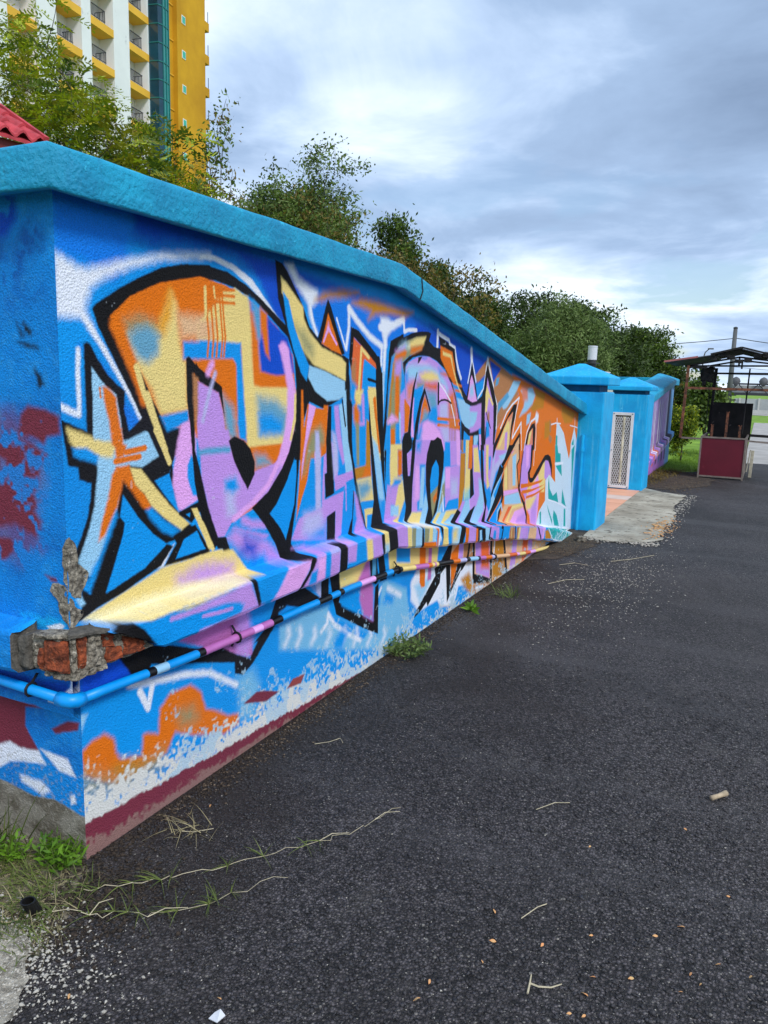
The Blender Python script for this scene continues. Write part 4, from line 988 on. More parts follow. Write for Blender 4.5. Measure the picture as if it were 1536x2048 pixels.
def asphalt():
    m=bpy.data.materials.new('asphalt'); m.use_nodes=True; nt=m.node_tree; n=nt.nodes; l=nt.links
    b=n['Principled BSDF']; b.inputs['Roughness'].default_value=.68; b.inputs['Specular IOR Level'].default_value=.4
    geo=n.new('ShaderNodeNewGeometry'); P=geo.outputs['Position']
    def vor(s,feat='F1'):
        v=n.new('ShaderNodeTexVoronoi'); v.inputs['Scale'].default_value=s; v.feature=feat; l.new(P,v.inputs['Vector']); return v
    def noi(s,d=4):
        v=n.new('ShaderNodeTexNoise'); v.inputs['Scale'].default_value=s; v.inputs['Detail'].default_value=d; l.new(P,v.inputs['Vector']); return v.outputs['Fac']
    def ramp(v,a,b_,ca,cb):
        r=n.new('ShaderNodeValToRGB'); l.new(v,r.inputs[0]); e=r.color_ramp.elements
        e[0].position=a; e[0].color=(*ca,1); e[1].position=b_; e[1].color=(*cb,1); return r.outputs[0]
    def mix(f,a,b_,mode='MIX'):
        k=n.new('ShaderNodeMix'); k.data_type='RGBA'; k.blend_type=mode
        if isinstance(f,float): k.inputs[0].default_value=f
        else: l.new(f,k.inputs[0])
        for i,x in ((6,a),(7,b_)):
            if isinstance(x,tuple): k.inputs[i].default_value=(*x,1)
            else: l.new(x,k.inputs[i])
        return k.outputs[2]
    v1=vor(112); v2=vor(250)
    sepc=n.new('ShaderNodeSeparateColor'); l.new(v1.outputs['Color'],sepc.inputs[0])
    sep2=n.new('ShaderNodeSeparateColor'); l.new(v2.outputs['Color'],sep2.inputs[0])
    base=ramp(noi(.55,5),.35,.68,(.026,.0235,.0232),(.066,.062,.0635))
    st=ramp(sepc.outputs[0],.1,.95,(.30,.29,.29),(3.0,2.9,3.0))
    c=mix(1.,base,st,'MULTIPLY')
    c=mix(ramp(sep2.outputs[1],.972,.98,(0,0,0),(1,1,1)),c,(.26,.245,.22))
    c=mix(ramp(sepc.outputs[2],.991,.994,(0,0,0),(1,1,1)),c,(.22,.205,.185))
    c=mix(1.,c,ramp(v1.outputs['Distance'],.28,.62,(1.12,1.12,1.12),(.35,.34,.34)),'MULTIPLY')
    # worn pale streaks far off, dusty blotches
    mp=n.new('ShaderNodeMapping'); mp.inputs['Scale'].default_value=(.35,1.6,1); l.new(P,mp.inputs[0])
    tn=n.new('ShaderNodeTexNoise'); tn.inputs['Scale'].default_value=1.; tn.inputs['Detail'].default_value=6; l.new(mp.outputs[0],tn.inputs['Vector'])
    c=mix(ramp(tn.outputs['Fac'],.52,.75,(0,0,0),(.7,.7,.7)),c,(.092,.088,.092))
    # brown dust, old wet-dark patches and thin scuffed areas of the lot
    c=mix(ramp(noi(.28,6),.47,.66,(0,0,0),(.6,.6,.6)),c,(.030,.022,.017))
    c=mix(ramp(noi(1.7,7),.55,.74,(0,0,0),(.5,.5,.5)),c,(.009,.008,.009))
    c=mix(ramp(noi(4.5,6),.60,.80,(0,0,0),(.45,.45,.45)),c,(.10,.092,.082))
    # soil washed off the verge darkens and browns the strip along the wall
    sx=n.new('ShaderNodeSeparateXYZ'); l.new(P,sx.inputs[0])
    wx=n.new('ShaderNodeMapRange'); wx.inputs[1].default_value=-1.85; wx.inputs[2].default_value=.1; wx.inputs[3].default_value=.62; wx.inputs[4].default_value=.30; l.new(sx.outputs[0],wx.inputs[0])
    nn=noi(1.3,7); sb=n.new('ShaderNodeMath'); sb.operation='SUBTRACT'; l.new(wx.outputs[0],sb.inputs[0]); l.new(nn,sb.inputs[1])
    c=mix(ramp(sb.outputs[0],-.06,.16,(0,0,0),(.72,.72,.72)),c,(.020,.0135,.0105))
    l.new(c,b.inputs['Base Color'])
    h=n.new('ShaderNodeMath'); h.operation='MULTIPLY_ADD'; l.new(v1.outputs['Distance'],h.inputs[0]); h.inputs[1].default_value=-1.2; l.new(sepc.outputs[1],h.inputs[2])
    h2=n.new('ShaderNodeMath'); h2.operation='MULTIPLY_ADD'; l.new(v2.outputs['Distance'],h2.inputs[0]); h2.inputs[1].default_value=-.6; l.new(h.outputs[0],h2.inputs[2])
    bp=n.new('ShaderNodeBump'); bp.inputs['Strength'].default_value=.9; bp.inputs['Distance'].default_value=.008
    l.new(h2.outputs[0],bp.inputs['Height']); l.new(bp.outputs[0],b.inputs['Normal'])
    return m
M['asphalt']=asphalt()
M['soil']=mat('sandy_soil',(.23,.20,.15),.95,.5,14,1.,60,.015,col2=(.09,.075,.055),fleck=((.55,.52,.46),70,.60))
M['sand']=mat('pale_grit',(.42,.38,.31),.95,.5,40,1.,120,.012,col2=(.16,.14,.11),fleck=((.68,.64,.57),110,.58))
M['concrete']=mat('concrete_apron',(.40,.365,.295),.95,.4,2.4,1.,34,.014,col2=(.24,.21,.16),fleck=((.15,.13,.10),11,.57))
M['far_road']=mat('pale_concrete_road',(.40,.38,.36),.9,.25,1.5,.4,20,.005)
M['lawn']=mat('lawn_green',(.20,.34,.03),.95,.45,1.2,1.,18,.05,col2=(.11,.21,.02))
M['earth']=mat('dark_earth',(.075,.058,.042),1.,.5,9,1.,40,.02,col2=(.03,.024,.02),fleck=((.20,.16,.11),60,.66))
# ------------------------------------------------------------------ ground
def sheet(name,pts,z,m,cuts=None):
    b=MB(); b.add([(x,y,z) for x,y in pts],[tuple(range(len(pts)))]); o=b.build(name,m); o['kind']='structure'; return o
sheet('ground',[(-900,-200),(900,-200),(900,1500),(-900,1500)],-.03,M['lawn'])
rngE=random.Random(5)
def ragged(pts,step,amp):
    out=[]
    for i in range(len(pts)-1):
        a,b=Vector(pts[i]),Vector(pts[i+1]); n=max(1,int((b-a).length/step))
        for k in range(n):
            p=a.lerp(b,k/n); 
            if 0<k: p+=Vector((rngE.uniform(-amp,amp),rngE.uniform(-amp,amp)))
            out.append((p.x,p.y))
    out.append(pts[-1]); return out
left=ragged([(-1.58,1.05),(-1.60,1.2),(-1.66,1.4),(-1.80,1.60)],.03,.012)
far=ragged([(-1.75,15.6),(-1.35,15.5),(-.9,16.4),(-.3,18.6),(.6,18.9),(14,19.6)],.12,.035)
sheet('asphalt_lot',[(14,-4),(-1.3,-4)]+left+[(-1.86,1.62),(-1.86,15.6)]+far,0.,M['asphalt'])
sheet('soil_bed',[(-6,-4),(-1.3,-4)]+left+[(-1.86,1.62),(-1.86,1.7),(-6,1.7)],.004-.008,M['soil'])
gr=ragged([(-2.2,.4),(-1.50,.9),(-1.49,1.08),(-1.56,1.19),(-1.66,1.27),(-1.76,1.30),(-1.95,1.28),(-2.2,1.2)],.03,.02)
sheet('grit_patch',gr,.006,M['sand'])
ap=[(-1.63,8.98)]+ragged([(-1.6,8.05),(-1.3,7.9),(-.95,8.1),(-.84,8.3),(-.92,9.0),(-.86,9.8),(-.98,10.8),(-.95,12.1)],.1,.035)+[(-1.3,12.25),(-1.62,12.6)]
sheet('concrete_apron',ap,.012,M['concrete'])
sheet('dirt_strip',ragged([(-1.84,6.6),(-1.55,6.9),(-1.38,7.6),(-1.45,8.2)],.08,.03)+[(-1.84,8.4)],.004,M['earth'])
sheet('dirt_verge',ragged([(-1.62,12.65),(-1.2,12.7),(-.75,13.6),(-.7,14.6),(-1.0,15.3),(-1.4,15.7)],.08,.05)+[(-1.84,15.9),(-1.84,12.65)],.005,M['earth'])
sheet('far_road',[(-.35,18.4),(-.55,44),(60,50),(60,19.2)],-.012,M['far_road'])
sheet('far_lot',[(-14,58),(80,58),(80,75),(-14,75)],-.012,M['far_road'])
# ------------------------------------------------------------------ swept profiles along the wall
Y0,Y1,Y2=1.59,3.78,8.48
def wob(x,y,z,a): return mnoise.noise(Vector((x,y,z)))*a
def sweep(prof,path,capmi=1,rough=0.,jag=(0,0),rs=9.):
    """prof: (offset,z) outline; path: list of (x,y,dirx,diry,dz)"""
    b=MB(); n=len(prof); rings=[]
    for i,(x,y,dx,dy,dz) in enumerate(path):
        r=[]
        for k,(o,z) in enumerate(prof):
            e=jag[0] if i==0 else jag[1] if i==len(path)-1 else 0
            j=(mnoise.noise(Vector((k*1.7,i*3.1,z*40)))*e)
            tx,ty=(0,1) if abs(dx)>=abs(dy) and dy==0 else (1,0) if dx==0 else (0,0)
            w=wob(x*rs+o*30,y*rs,z*30,rough) if o>-.05 else 0
            w2=wob(x*rs+40,y*rs+o*30,z*30,rough) if o>-.05 else 0
            oo=o+w
            r.append((x+dx*oo+tx*j,y+dy*oo+ty*j,z+dz+w2))
        rings.append(r)
    for r in rings: b.v+=r
    for i in range(len(rings)-1):
        for k in range(n):
            a,c=i*n+k,i*n+(k+1)%n; b.f.append((a,c,c+n,a+n)); b.mi.append(0)
    b.f.append(tuple(range(n))[::-1]); b.mi.append(capmi)
    b.f.append(tuple((len(rings)-1)*n+k for k in range(n))); b.mi.append(capmi)
    return b
def ledge_drop(y): return float(np.interp(y,[3.78,4.31,5.75,6.98,8.07,8.5],[0,.093,.297,.513,.745,.83]))
def frontpath(y0,y1,bend,slope,step=.05,x=-1.82):
    n=int((y1-y0)/step)+1
    out=[]
    for i in range(n+1):
        y=y0+(y1-y0)*i/n; out.append((x,y,1,0,-slope*max(0,y-bend)))
    return out
mw=thing('mural_wall','long blue boundary wall with large graffiti lettering and broken ledge corner','wall',(-1.9,1.6,0))
# upper body: front face with sloping head, return wall to the left
def fronthead(y): return 2.06-.16*max(0,y-3.72)
b=MB()
ys=[Y0]+[Y0+.02+i*.06 for i in range(int((Y2-Y0)/.06))]+[Y2]
th=.17
for xx in (-1.82,-1.82-th):
    for y in ys: b.v.append((xx,y,(.66-ledge_drop(y)))); b.v.append((xx,y,fronthead(y)))
n=len(ys)
for i in range(n-1):
    a=2*i; b.f.append((a,a+2,a+3,a+1)); b.mi.append(0)
    c=2*n+2*i; b.f.append((c,c+1,c+3,c+2)); b.mi.append(1)
    b.f.append((a+1,a+3,c+3,c+1)); b.mi.append(1)
b.f.append((2*n-2,4*n-2,4*n-1,2*n-1)); b.mi.append(1)
b.build('front_panel',[wall_paint,M['white_wall']],mw)
b=MB(); b.add([(-4.2,Y0,.5),(-1.82,Y0,.5),(-1.82,Y0,2.06),(-4.2,Y0,2.06)],[(0,1,2,3)],0)
b.add([(-4.2,Y0+th,.5),(-1.99,Y0+th,.5),(-1.99,Y0+th,2.06),(-4.2,Y0+th,2.06)],[(3,2,1,0)],1)
b.build('end_panel',[end_paint,M['white_wall']],mw)
b=MB(); yy=[1.62+i*.08 for i in range(int((8.3-1.62)/.08)+1)]
for y in yy: b.v.append((-1.823,y,-.15)); b.v.append((-1.823,y,.72-ledge_drop(y)))
for i in range(len(yy)-1): b.f.append((2*i,2*i+2,2*i+3,2*i+1)); b.mi.append(0)
b.add([(-4.2,1.62,-.15),(-1.823,1.62,-.15),(-1.823,1.62,.7),(-4.2,1.62,.7)],[(0,1,2,3)],1)
b.build('plinth',[wall_paint,end_paint],mw)
# coping: outer face, rounded arrises, drip edge
cprof=[(0.,2.04),(.07,2.022),(.084,2.021),(.088,2.024),(.0895,2.03),(.089,2.06),(.088,2.10),(.0865,2.124),(.084,2.133),(.078,2.139),(.068,2.142),(-.08,2.16),(-.24,2.15),(-.25,2.05)]
path=[(-4.2+i*.06,Y0,0,-1,0.) for i in range(39)]+[(-1.82,Y0,1,-1,0.)]+frontpath(Y0+.05,Y2,3.70,.162)
sweep(cprof,path,0,.0045,rs=6.).build('coping',[M['teal']],mw,smooth=True)
# string ledge; the corner itself is broken away
lprof=[(-.01,.80),(.0,.788),(.012,.783),(.07,.772),(.082,.766),(.086,.758),(.084,.70),(.082,.655),(.074,.642),(.0,.632),(-.01,.63)]
lp=sweep(lprof,[(x,y,a_,b_,-ledge_drop(y)) for x,y,a_,b_,_ in frontpath(1.66,8.22,3.78,0,.02)],1,.006,(.01,.02))
# the broken end slants: only a thin lip of the ledge survives towards the corner
def lip(y): return float(np.interp(y,[1.66,1.72,1.80,1.88,1.93],[.768,.748,.708,.660,.628]))+.014*mnoise.noise(Vector((y*34,0,0)))*(y<1.94)
lp.v=[(x,y,max(z,lip(y)) if y<1.99 else z) for x,y,z in lp.v]
# ledge thins towards the gate
lp.v=[(x,y,z if k%len(lprof)<6 else z+.004*min(1,max(0,(y-3.9)/1.4))) for k,(x,y,z) in enumerate(lp.v)]
lp.build('ledge',[wall_paint,M['render']],mw,smooth=False)
sweep(lprof,[(-4.2+i*.05,Y0,0,-1,0.) for i in range(45)]+[(-1.975,Y0,0,-1,0.)],1,.007,(0,.03)).build('ledge',[end_paint,M['render']],mw)
# exposed core where the ledge has broken off
def lump(bounds,nseg,amp,freq,seed,taper=0.):
    (x0,y0,z0),(x1,y1,z1)=bounds; b=MB(); nx,ny,nz=nseg; idx={}
    def vid(i,j,k):
        key=(i,j,k)
        if key not in idx:
            p=Vector((x0+(x1-x0)*i/nx,y0+(y1-y0)*j/ny,z0+(z1-z0)*k/nz)); q=p*freq+Vector((seed*7.3,seed*3.1,seed))
            d=Vector((mnoise.noise(q),mnoise.noise(q+Vector((31,0,0))),mnoise.noise(q+Vector((0,57,0)))))*amp
            b.v.append(tuple(p+d)); idx[key]=len(b.v)-1
        return idx[key]
    for i in range(nx):
        for j in range(ny):
            b.f.append((vid(i,j,0),vid(i,j+1,0),vid(i+1,j+1,0),vid(i+1,j,0))); b.mi.append(0)
            b.f.append((vid(i,j,nz),vid(i+1,j,nz),vid(i+1,j+1,nz),vid(i,j+1,nz))); b.mi.append(0)
    for i in range(nx):
        for k in range(nz):
            b.f.append((vid(i,0,k),vid(i+1,0,k),vid(i+1,0,k+1),vid(i,0,k+1))); b.mi.append(0)
            b.f.append((vid(i,ny,k),vid(i,ny,k+1),vid(i+1,ny,k+1),vid(i+1,ny,k))); b.mi.append(0)
    for j in range(ny):
        for k in range(nz):
            b.f.append((vid(0,j,k),vid(0,j,k+1),vid(0,j+1,k+1),vid(0,j+1,k))); b.mi.append(0)
            b.f.append((vid(nx,j,k),vid(nx,j+1,k),vid(nx,j+1,k+1),vid(nx,j,k+1))); b.mi.append(0)
    return b
def lpos(s_,o):
    """point at run s_ round the corner (negative on the end face), o metres off the wall faces"""
    if s_<-.06: return (-1.82+s_+.06,1.59-o)
    if s_>.06: return (-1.82+o,1.59+s_-.06)
    a=(.06-s_)/.12*math.pi/2; return (-1.82+o*math.cos(a),1.59-o*math.sin(a))
def zt_(s_): return float(np.interp(s_,[-.21,-.05,.06,.13,.19,.27,.35,.38],[.758,.780,.782,.772,.752,.714,.672,.655]))
def zb_(s_): return float(np.interp(s_,[-.21,-.1,0,.1,.2,.33,.38],[.655,.652,.646,.648,.648,.646,.645]))
def chunk(s0,s1,t0,t1,o,amp,seed,name,m,ns=10,nt=8,round_=.006,freq=42):
    """rough broken piece in the break: (run, height share) box with an uneven outer face"""
    b=MB()
    for i in range(ns+1):
        for k in range(nt+1):
            u=i/ns; v=k/nt; s_=s0+(s1-s0)*u; tt=t0+(t1-t0)*v
            q=Vector((s_*freq,tt*5+seed*3.3,seed*7.1)); ed=min(u,1-u,v,1-v)
            s2=s_+mnoise.noise(q+Vector((9,0,0)))*.006; z=zb_(s_)+(zt_(s_)-zb_(s_))*tt+mnoise.noise(q+Vector((0,9,0)))*.005
            oo=o+mnoise.noise(q)*amp+mnoise.noise(q*2.7)*amp*.5-(round_ if ed<1e-6 else 0)
            x,y=lpos(s2,oo); b.v.append((x,y,z))
    n0=len(b.v)
    for i in range(ns):
        for k in range(nt): a=i*(nt+1)+k; b.f.append((a,a+nt+1,a+nt+2,a+1)); b.mi.append(0)
    rim=[i*(nt+1) for i in range(ns+1)]+[ns*(nt+1)+k for k in range(1,nt+1)]+[i*(nt+1)+nt for i in range(ns-1,-1,-1)]+[k for k in range(nt-1,0,-1)]
    for r_ in rim:
        i,k=divmod(r_,nt+1); s_=s0+(s1-s0)*i/ns; tt=t0+(t1-t0)*k/nt; x,y=lpos(s_,-.01); b.v.append((x,y,zb_(s_)+(zt_(s_)-zb_(s_))*tt))
    L=len(rim)
    for k in range(L): b.f.append((rim[k],n0+k,n0+(k+1)%L,rim[(k+1)%L])); b.mi.append(0)
    return b.build(name,m,mw)
chunk(-.205,.37,0,1,.046,.010,1,'mortar_core',M['mortar'],60,14)
chunk(-.215,-.172,0,1.0,.066,.006,2,'broken_ledge_face',M['render'],8,10)
for s0,s1,t0,t1,o,sd in ((-.142,-.115,.0,.62,.052,3),(-.112,-.004,.12,.86,.062,4),(.030,.072,.16,.92,.058,5),(.135,.185,.50,.92,.052,6),(.150,.215,.08,.50,.060,7),(.222,.318,.10,.86,.056,8)):
    chunk(s0,s1,t0,t1,o,.008,sd,'brick',M['brick'],10,9,.008,34)
chunk(.078,.128,.06,.95,.058,.013,11,'mortar_joint',M['mortar'],8,10,.01,70)
chunk(-.002,.026,.35,.95,.060,.010,12,'mortar_joint',M['mortar'],6,8,.01,70)
chunk(-.13,.16,-.10,.10,.050,.012,13,'mortar_crust',M['mortar'],30,5,.012,80)
chunk(.0,.15,.94,1.06,.072,.007,14,'broken_lip',M['render'],24,4,.006,40)
chunk(-.15,.0,.93,1.04,.060,.008,15,'broken_lip',M['mortar'],16,4,.006,50)
def flake(pts,nrm,thick,m,name='plaster_flake',amp=.004,curl=0.):
    """a broken sheet of plaster: outline in space, own thickness, uneven face"""
    b=MB(); P=[Vector(p) for p in pts]; c=sum(P,Vector())/len(P); N=Vector(nrm).normalized()
    ring=[]
    for k,p in enumerate(P):
        q=P[(k+1)%len(P)]
        for t in (0,.25,.5,.75): 
            w=p.lerp(q,t); w+=Vector((mnoise.noise(w*60),mnoise.noise(w*60+Vector((9,0,0))),mnoise.noise(w*60+Vector((0,9,0)))))*amp
            ring.append(w)
    n=len(ring); lev=[]
    for s_ in (1.,.94,.8,.62,.4,.2):
        r=[]
        for w in ring:
            p=c.lerp(w,s_); r.append(p+N*(thick*(.3 if s_==1. else 1.)+mnoise.noise(p*60)*thick*1.6*(s_<.9)))
        lev.append(r)
    base=[w-N*.004 for w in ring]
    b.v=[tuple(p) for r in [base]+lev for p in r]+[tuple(c+N*(thick*1.1))]
    for L in range(6):
        for k in range(n): b.f.append((L*n+k,L*n+(k+1)%n,(L+1)*n+(k+1)%n,(L+1)*n+k)); b.mi.append(0)
    for k in range(n): b.f.append((6*n+k,6*n+(k+1)%n,7*n)); b.mi.append(0)
    return b.build(name,m,mw)
fu=[(1590,1061),(1601,1066),(1611,1055),(1624,1032),(1622,1005),(1622,985),(1639,972),(1667,942),(1663,919),(1649,901),(1636,886),(1634,872),(1615,874),(1600,886),(1590,900)]
fl2=[(1590,880),(1606,868),(1612,848),(1622,842),(1645,826),(1640,814),(1628,808),(1618,797),(1604,786),(1590,780)]
eu=[(-1822,905),(-1836,930),(-1833,959),(-1838,1000),(-1834,1037),(-1822,1060)]
el=[(-1822,905),(-1839,919),(-1874,923),(-1889,915),(-1898,895),(-1873,885),(-1864,865),(-1861,850),(-1855,824),(-1838,806),(-1829,798),(-1822,786)]
for pts_ in (fu,fl2): flake([(-1.82,y/1000,z/1000) for y,z in pts_],(1,0,0),.0030,M['mortar'],'bare_mortar')
for pts_ in (eu,el): flake([(x/1000,1.59,z/1000) for x,z in pts_],(0,-1,0),.0030,M['mortar'],'bare_mortar')
# crack across the coping at the bend
b=MB(); b.bar((-1.728,3.905,1.99),(-1.726,3.93,2.035),.004,.006); b.bar((-1.726,3.93,2.035),(-1.729,3.915,2.10),.004,.006); b.build('coping_crack',M['black_paint'],mw)
# ------------------------------------------------------------------ conduit pipe along the wall
bands=[(1.45,'B'),(1.872,'K'),(1.908,'L'),(1.97,'B'),(2.129,'K'),(2.166,'P2'),(2.47,'I'),(2.533,'P2'),(2.606,'K'),(2.678,'B'),(2.981,'K'),(3.097,'B'),(3.18,'K'),(3.22,'B'),(3.404,'I'),(3.564,'K'),(3.698,'B'),(3.781,'K'),(3.901,'Y'),(4.085,'P2'),(4.285,'O'),(4.341,'Y'),(4.382,'P2'),(4.407,'Y'),(4.449,'K'),(4.717,'O'),(4.851,'Q'),(4.982,'K'),(5.055,'L'),(5.228,'K'),(5.273,'P2'),(5.4,'O'),(5.545,'Q'),(5.608,'K'),(5.658,'Z'),(6.008,'R'),(6.228,'I'),(6.304,'Y'),(6.494,'R'),(6.659,'I'),(6.832,'Y')]
pm={}
for k in sorted({c for _,c in bands}): pm[k]=mat('pipe_paint',tuple(float(c) for c in PL[k]),.4,.1,12,.15,60,.002)
keys=list(pm)
cp=thing('conduit_pipe','thin painted conduit pipe clipped along the foot of the graffiti wall','pipe',(-1.79,1.55,.55))
def pz(y): return float(np.interp(y,[1.5,1.93,2.5,3.3,3.85,5.1,6.4,7.5],[.57,.548,.53,.52,.498,.315,.105,-.03]))
st=sorted({1.60}|{a for a,_ in bands if a>1.6}|{1.6+i*.12 for i in range(49)}|{7.46})
pts=[(-1.79+wob(0,y*1.3,0,.004),y,pz(y)+wob(5,y*2,1,.004)) for y in st]
mis=[]
for a,c in zip(st[:-1],st[1:]):
    mid=(a+c)/2; code=[k for s_,k in bands if s_<=mid][-1]; mis.append(keys.index(code))
b=MB(); b.tube(pts,.0165,10,0,True,mis); b.build('front_run',[pm[k] for k in keys],cp,smooth=True)
b=MB(); b.tube([(-1.79,1.60,.566),(-1.790,1.575,.568),(-1.797,1.562,.570),(-1.812,1.556,.571),(-1.84,1.555,.572)],.0225,10); b.build('elbow',pm['B'],cp,smooth=True)
b=MB(); b.tube([(-1.84,1.556,.572),(-2.1,1.56,.575),(-2.6,1.575,.57),(-4.0,1.58,.57)],.0165,10); b.build('side_run',pm['B'],cp,smooth=True)
def clip(at,ax):
    b=MB(); x,y,z=at; rr=[]
    for k in range(10):
        t=math.pi*2*k/9; rr.append((x+(.021*math.cos(t) if ax==1 else 0),y+(.021*math.cos(t) if ax==0 else 0),z+.021*math.sin(t)))
    b.tube(rr,.0045,6); 
    if ax==1: b.bar((x-.004,y,z+.02),(x-.026,y+.002,z+.045),.008,.004); b.bar((x-.02,y,z-.03),(x-.026,y+.002,z-.042),.008,.004)
    else: b.bar((x,y+.004,z+.02),(x,y+.026,z+.045),.008,.004)
    b.build('clip',M['black_paint'],cp)
clip((-1.965,1.558,.574),0); clip((-1.79,2.37,pz(2.37)),1); clip((-1.79,3.86,pz(3.86)),1); clip((-1.79,5.62,pz(5.62)),1)
# ------------------------------------------------------------------ gate pillars
def slab_pyr(b,x0,y0,x1,y1,z0,z1,z2,ap=.03,mi=0):
    cx,cy=(x0+x1)/2,(y0+y1)/2
    vs_=[(x0,y0,z0),(x1,y0,z0),(x1,y1,z0),(x0,y1,z0),(x0,y0,z1),(x1,y0,z1),(x1,y1,z1),(x0,y1,z1),
        (cx-ap,cy-ap,z2),(cx+ap,cy-ap,z2),(cx+ap,cy+ap,z2),(cx-ap,cy+ap,z2)]
    b.add(vs_,[(3,2,1,0),(0,1,5,4),(1,2,6,5),(2,3,7,6),(3,0,4,7),(4,5,9,8),(5,6,10,9),(6,7,11,10),(7,4,8,11),(8,9,10,11)],mi)
def pillar(x0,y0,x1,y1,label,hs,zc0,zc1,zap,over):
    t=thing('gate_pillar',label,'pillar',((x0+x1)/2,(y0+y1)/2,0),'pillars at the gateway')
    b=MB(); b.add([(x0,y0,-.1),(x1,y0,-.1),(x1,y1,-.1),(x0,y1,-.1),(x0,y0,hs),(x1,y0,hs),(x1,y1,hs),(x0,y1,hs)],[(0,1,5,4),(1,2,6,5),(2,3,7,6),(3,0,4,7),(4,5,6,7)])
    b.build('shaft',M['gate_blue'],t,bevel=.015)
    i=.07
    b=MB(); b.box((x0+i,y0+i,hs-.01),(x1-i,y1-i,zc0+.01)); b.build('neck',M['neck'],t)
    b=MB(); slab_pyr(b,x0-over,y0-over,x1+over,y1+over,zc0,zc1,zap); b.build('cap',M['gate_blue'],t,bevel=.012)
    return t
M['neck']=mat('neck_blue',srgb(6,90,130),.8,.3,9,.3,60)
p1=pillar(-2.2,8.42,-1.56,9.02,'larger blue gate pillar at the low end of the graffiti wall',1.50,1.57,1.66,1.80,.045)
p2=pillar(-2.215,12.16,-1.60,12.78,'blue gate pillar with a white mesh grille, farther from the graffiti wall',1.46,1.515,1.58,1.715,.04)
# thin riser pipe on the face of the near pillar
b=MB(); b.tube([(-1.752,8.405,0),(-1.752,8.405,.86),(-1.752,8.405,1.04)],[.018,.018,.018],8); b.tube([(-1.752,8.405,.86),(-1.752,8.405,.9)],.026,8)
tag(b.build('riser_pipe',M['gate_blue'],None,smooth=False,origin=(-1.752,8.405,0)),'short upright blue pipe against the larger gate pillar','pipe')
# ventilation grille, real diamond mesh
M['white_metal']=mat('white_metal',srgb(214,216,220),.45,.1,8,.1,60,.002)
M['light_inside']=mat('pale_lining',srgb(205,200,178),.9,.4,5)
gv=thing('grille_panel','tall white diamond mesh grille on the front of a blue gate pillar','grille',(-1.945,12.15,.04))
b=MB(); gx0,gx1,gz0,gz1=-2.103,-1.79,.035,1.185; w=.042
for a,c in (((gx0,gz0),(gx0+w,gz1)),((gx1-w,gz0),(gx1,gz1)),((gx0+w,gz0),(gx1-w,gz0+w)),((gx0+w,gz1-w),(gx1-w,gz1))):
    b.box((a[0],12.128,a[1]),(c[0],12.156,c[1]))
b.build('frame',M['white_metal'],gv,bevel=.003)
b=MB(); b.add([(gx0+w,12.157,gz0+w),(gx1-w,12.157,gz0+w),(gx1-w,12.157,gz1-w),(gx0+w,12.157,gz1-w)],[(0,1,2,3)])
m_=mat('grille_backing',srgb(120,118,104),.9,.6,7,0,col2=srgb(38,42,50)); b.build('backing',m_,gv)
b=MB(); dx,dz=.034,.036; x0,x1,z0,z1=gx0+w,gx1-w,gz0+w,gz1-w; nx=int((x1-x0)/dx); nz_=int((z1-z0)/dz)
for j in range(nz_+1):
    for i in range(nx+1):
        cx=x0+(i+.5*(j%2))*dx; cz=z0+j*dz
        for sx in (-1,1):
            p=(cx,12.142,cz); q=(cx+sx*dx/2,12.142,cz+dz)
            if x0-.005<=q[0]<=x1+.005 and q[2]<=z1+.005 and cx<=x1+.005: b.bar(p,q,.007,.005,up=(0,1,0))
o=b.build('wire_mesh',M['white_metal'],gv); o['kind']='stuff'
b=MB(); b.tube([(-1.93,12.150,.12),(-1.93,12.150,1.12)],.02,8); b.build('strip_lamp',M['light_inside'],gv)
for sx in (gx0+.02,gx1-.02):
    for sz in (gz0+.02,(gz0+gz1)/2,gz1-.02):
        b=MB(); b.tube([(sx,12.127,sz),(sx,12.121,sz)],.008,8); b.build('screw',M['neck'],gv)
# tiled gateway floor
M['tile']=mat('terracotta_tile',srgb(226,164,132),.55,.12,3); M['tile_dark']=mat('grey_tile',srgb(120,112,112),.5,.15,3); M['tile_pale']=mat('pale_tile',srgb(214,190,178),.5,.12,3)
fl_=sheet('gateway_floor',[(-4.5,8.98),(-1.62,8.98),(-1.62,12.2),(-4.5,12.2)],-.006,M['concrete'])
tm={}
for jy in range(8):
    for ix in range(7):
        y0=9.0+jy*.4; x1=-1.625-ix*.4; y1=min(y0+.396,12.15)
        if y1<=y0: continue
        k='tile_dark' if (11.6<y0+.2<12.0 or y0<9.4) else 'tile_pale' if (ix+jy)%5==0 else 'tile'
        b=MB(); b.box((x1-.396,y0,-.004),(x1,y1,.016+.0015*((ix*3+jy)%3)))
        if 'tl' not in tm or jy==7:
            o=b.build('tile',M[k],fl_)
            if jy!=7: tm.setdefault('tl',o)
        else: o=b.build('tile',M[k],fl_)
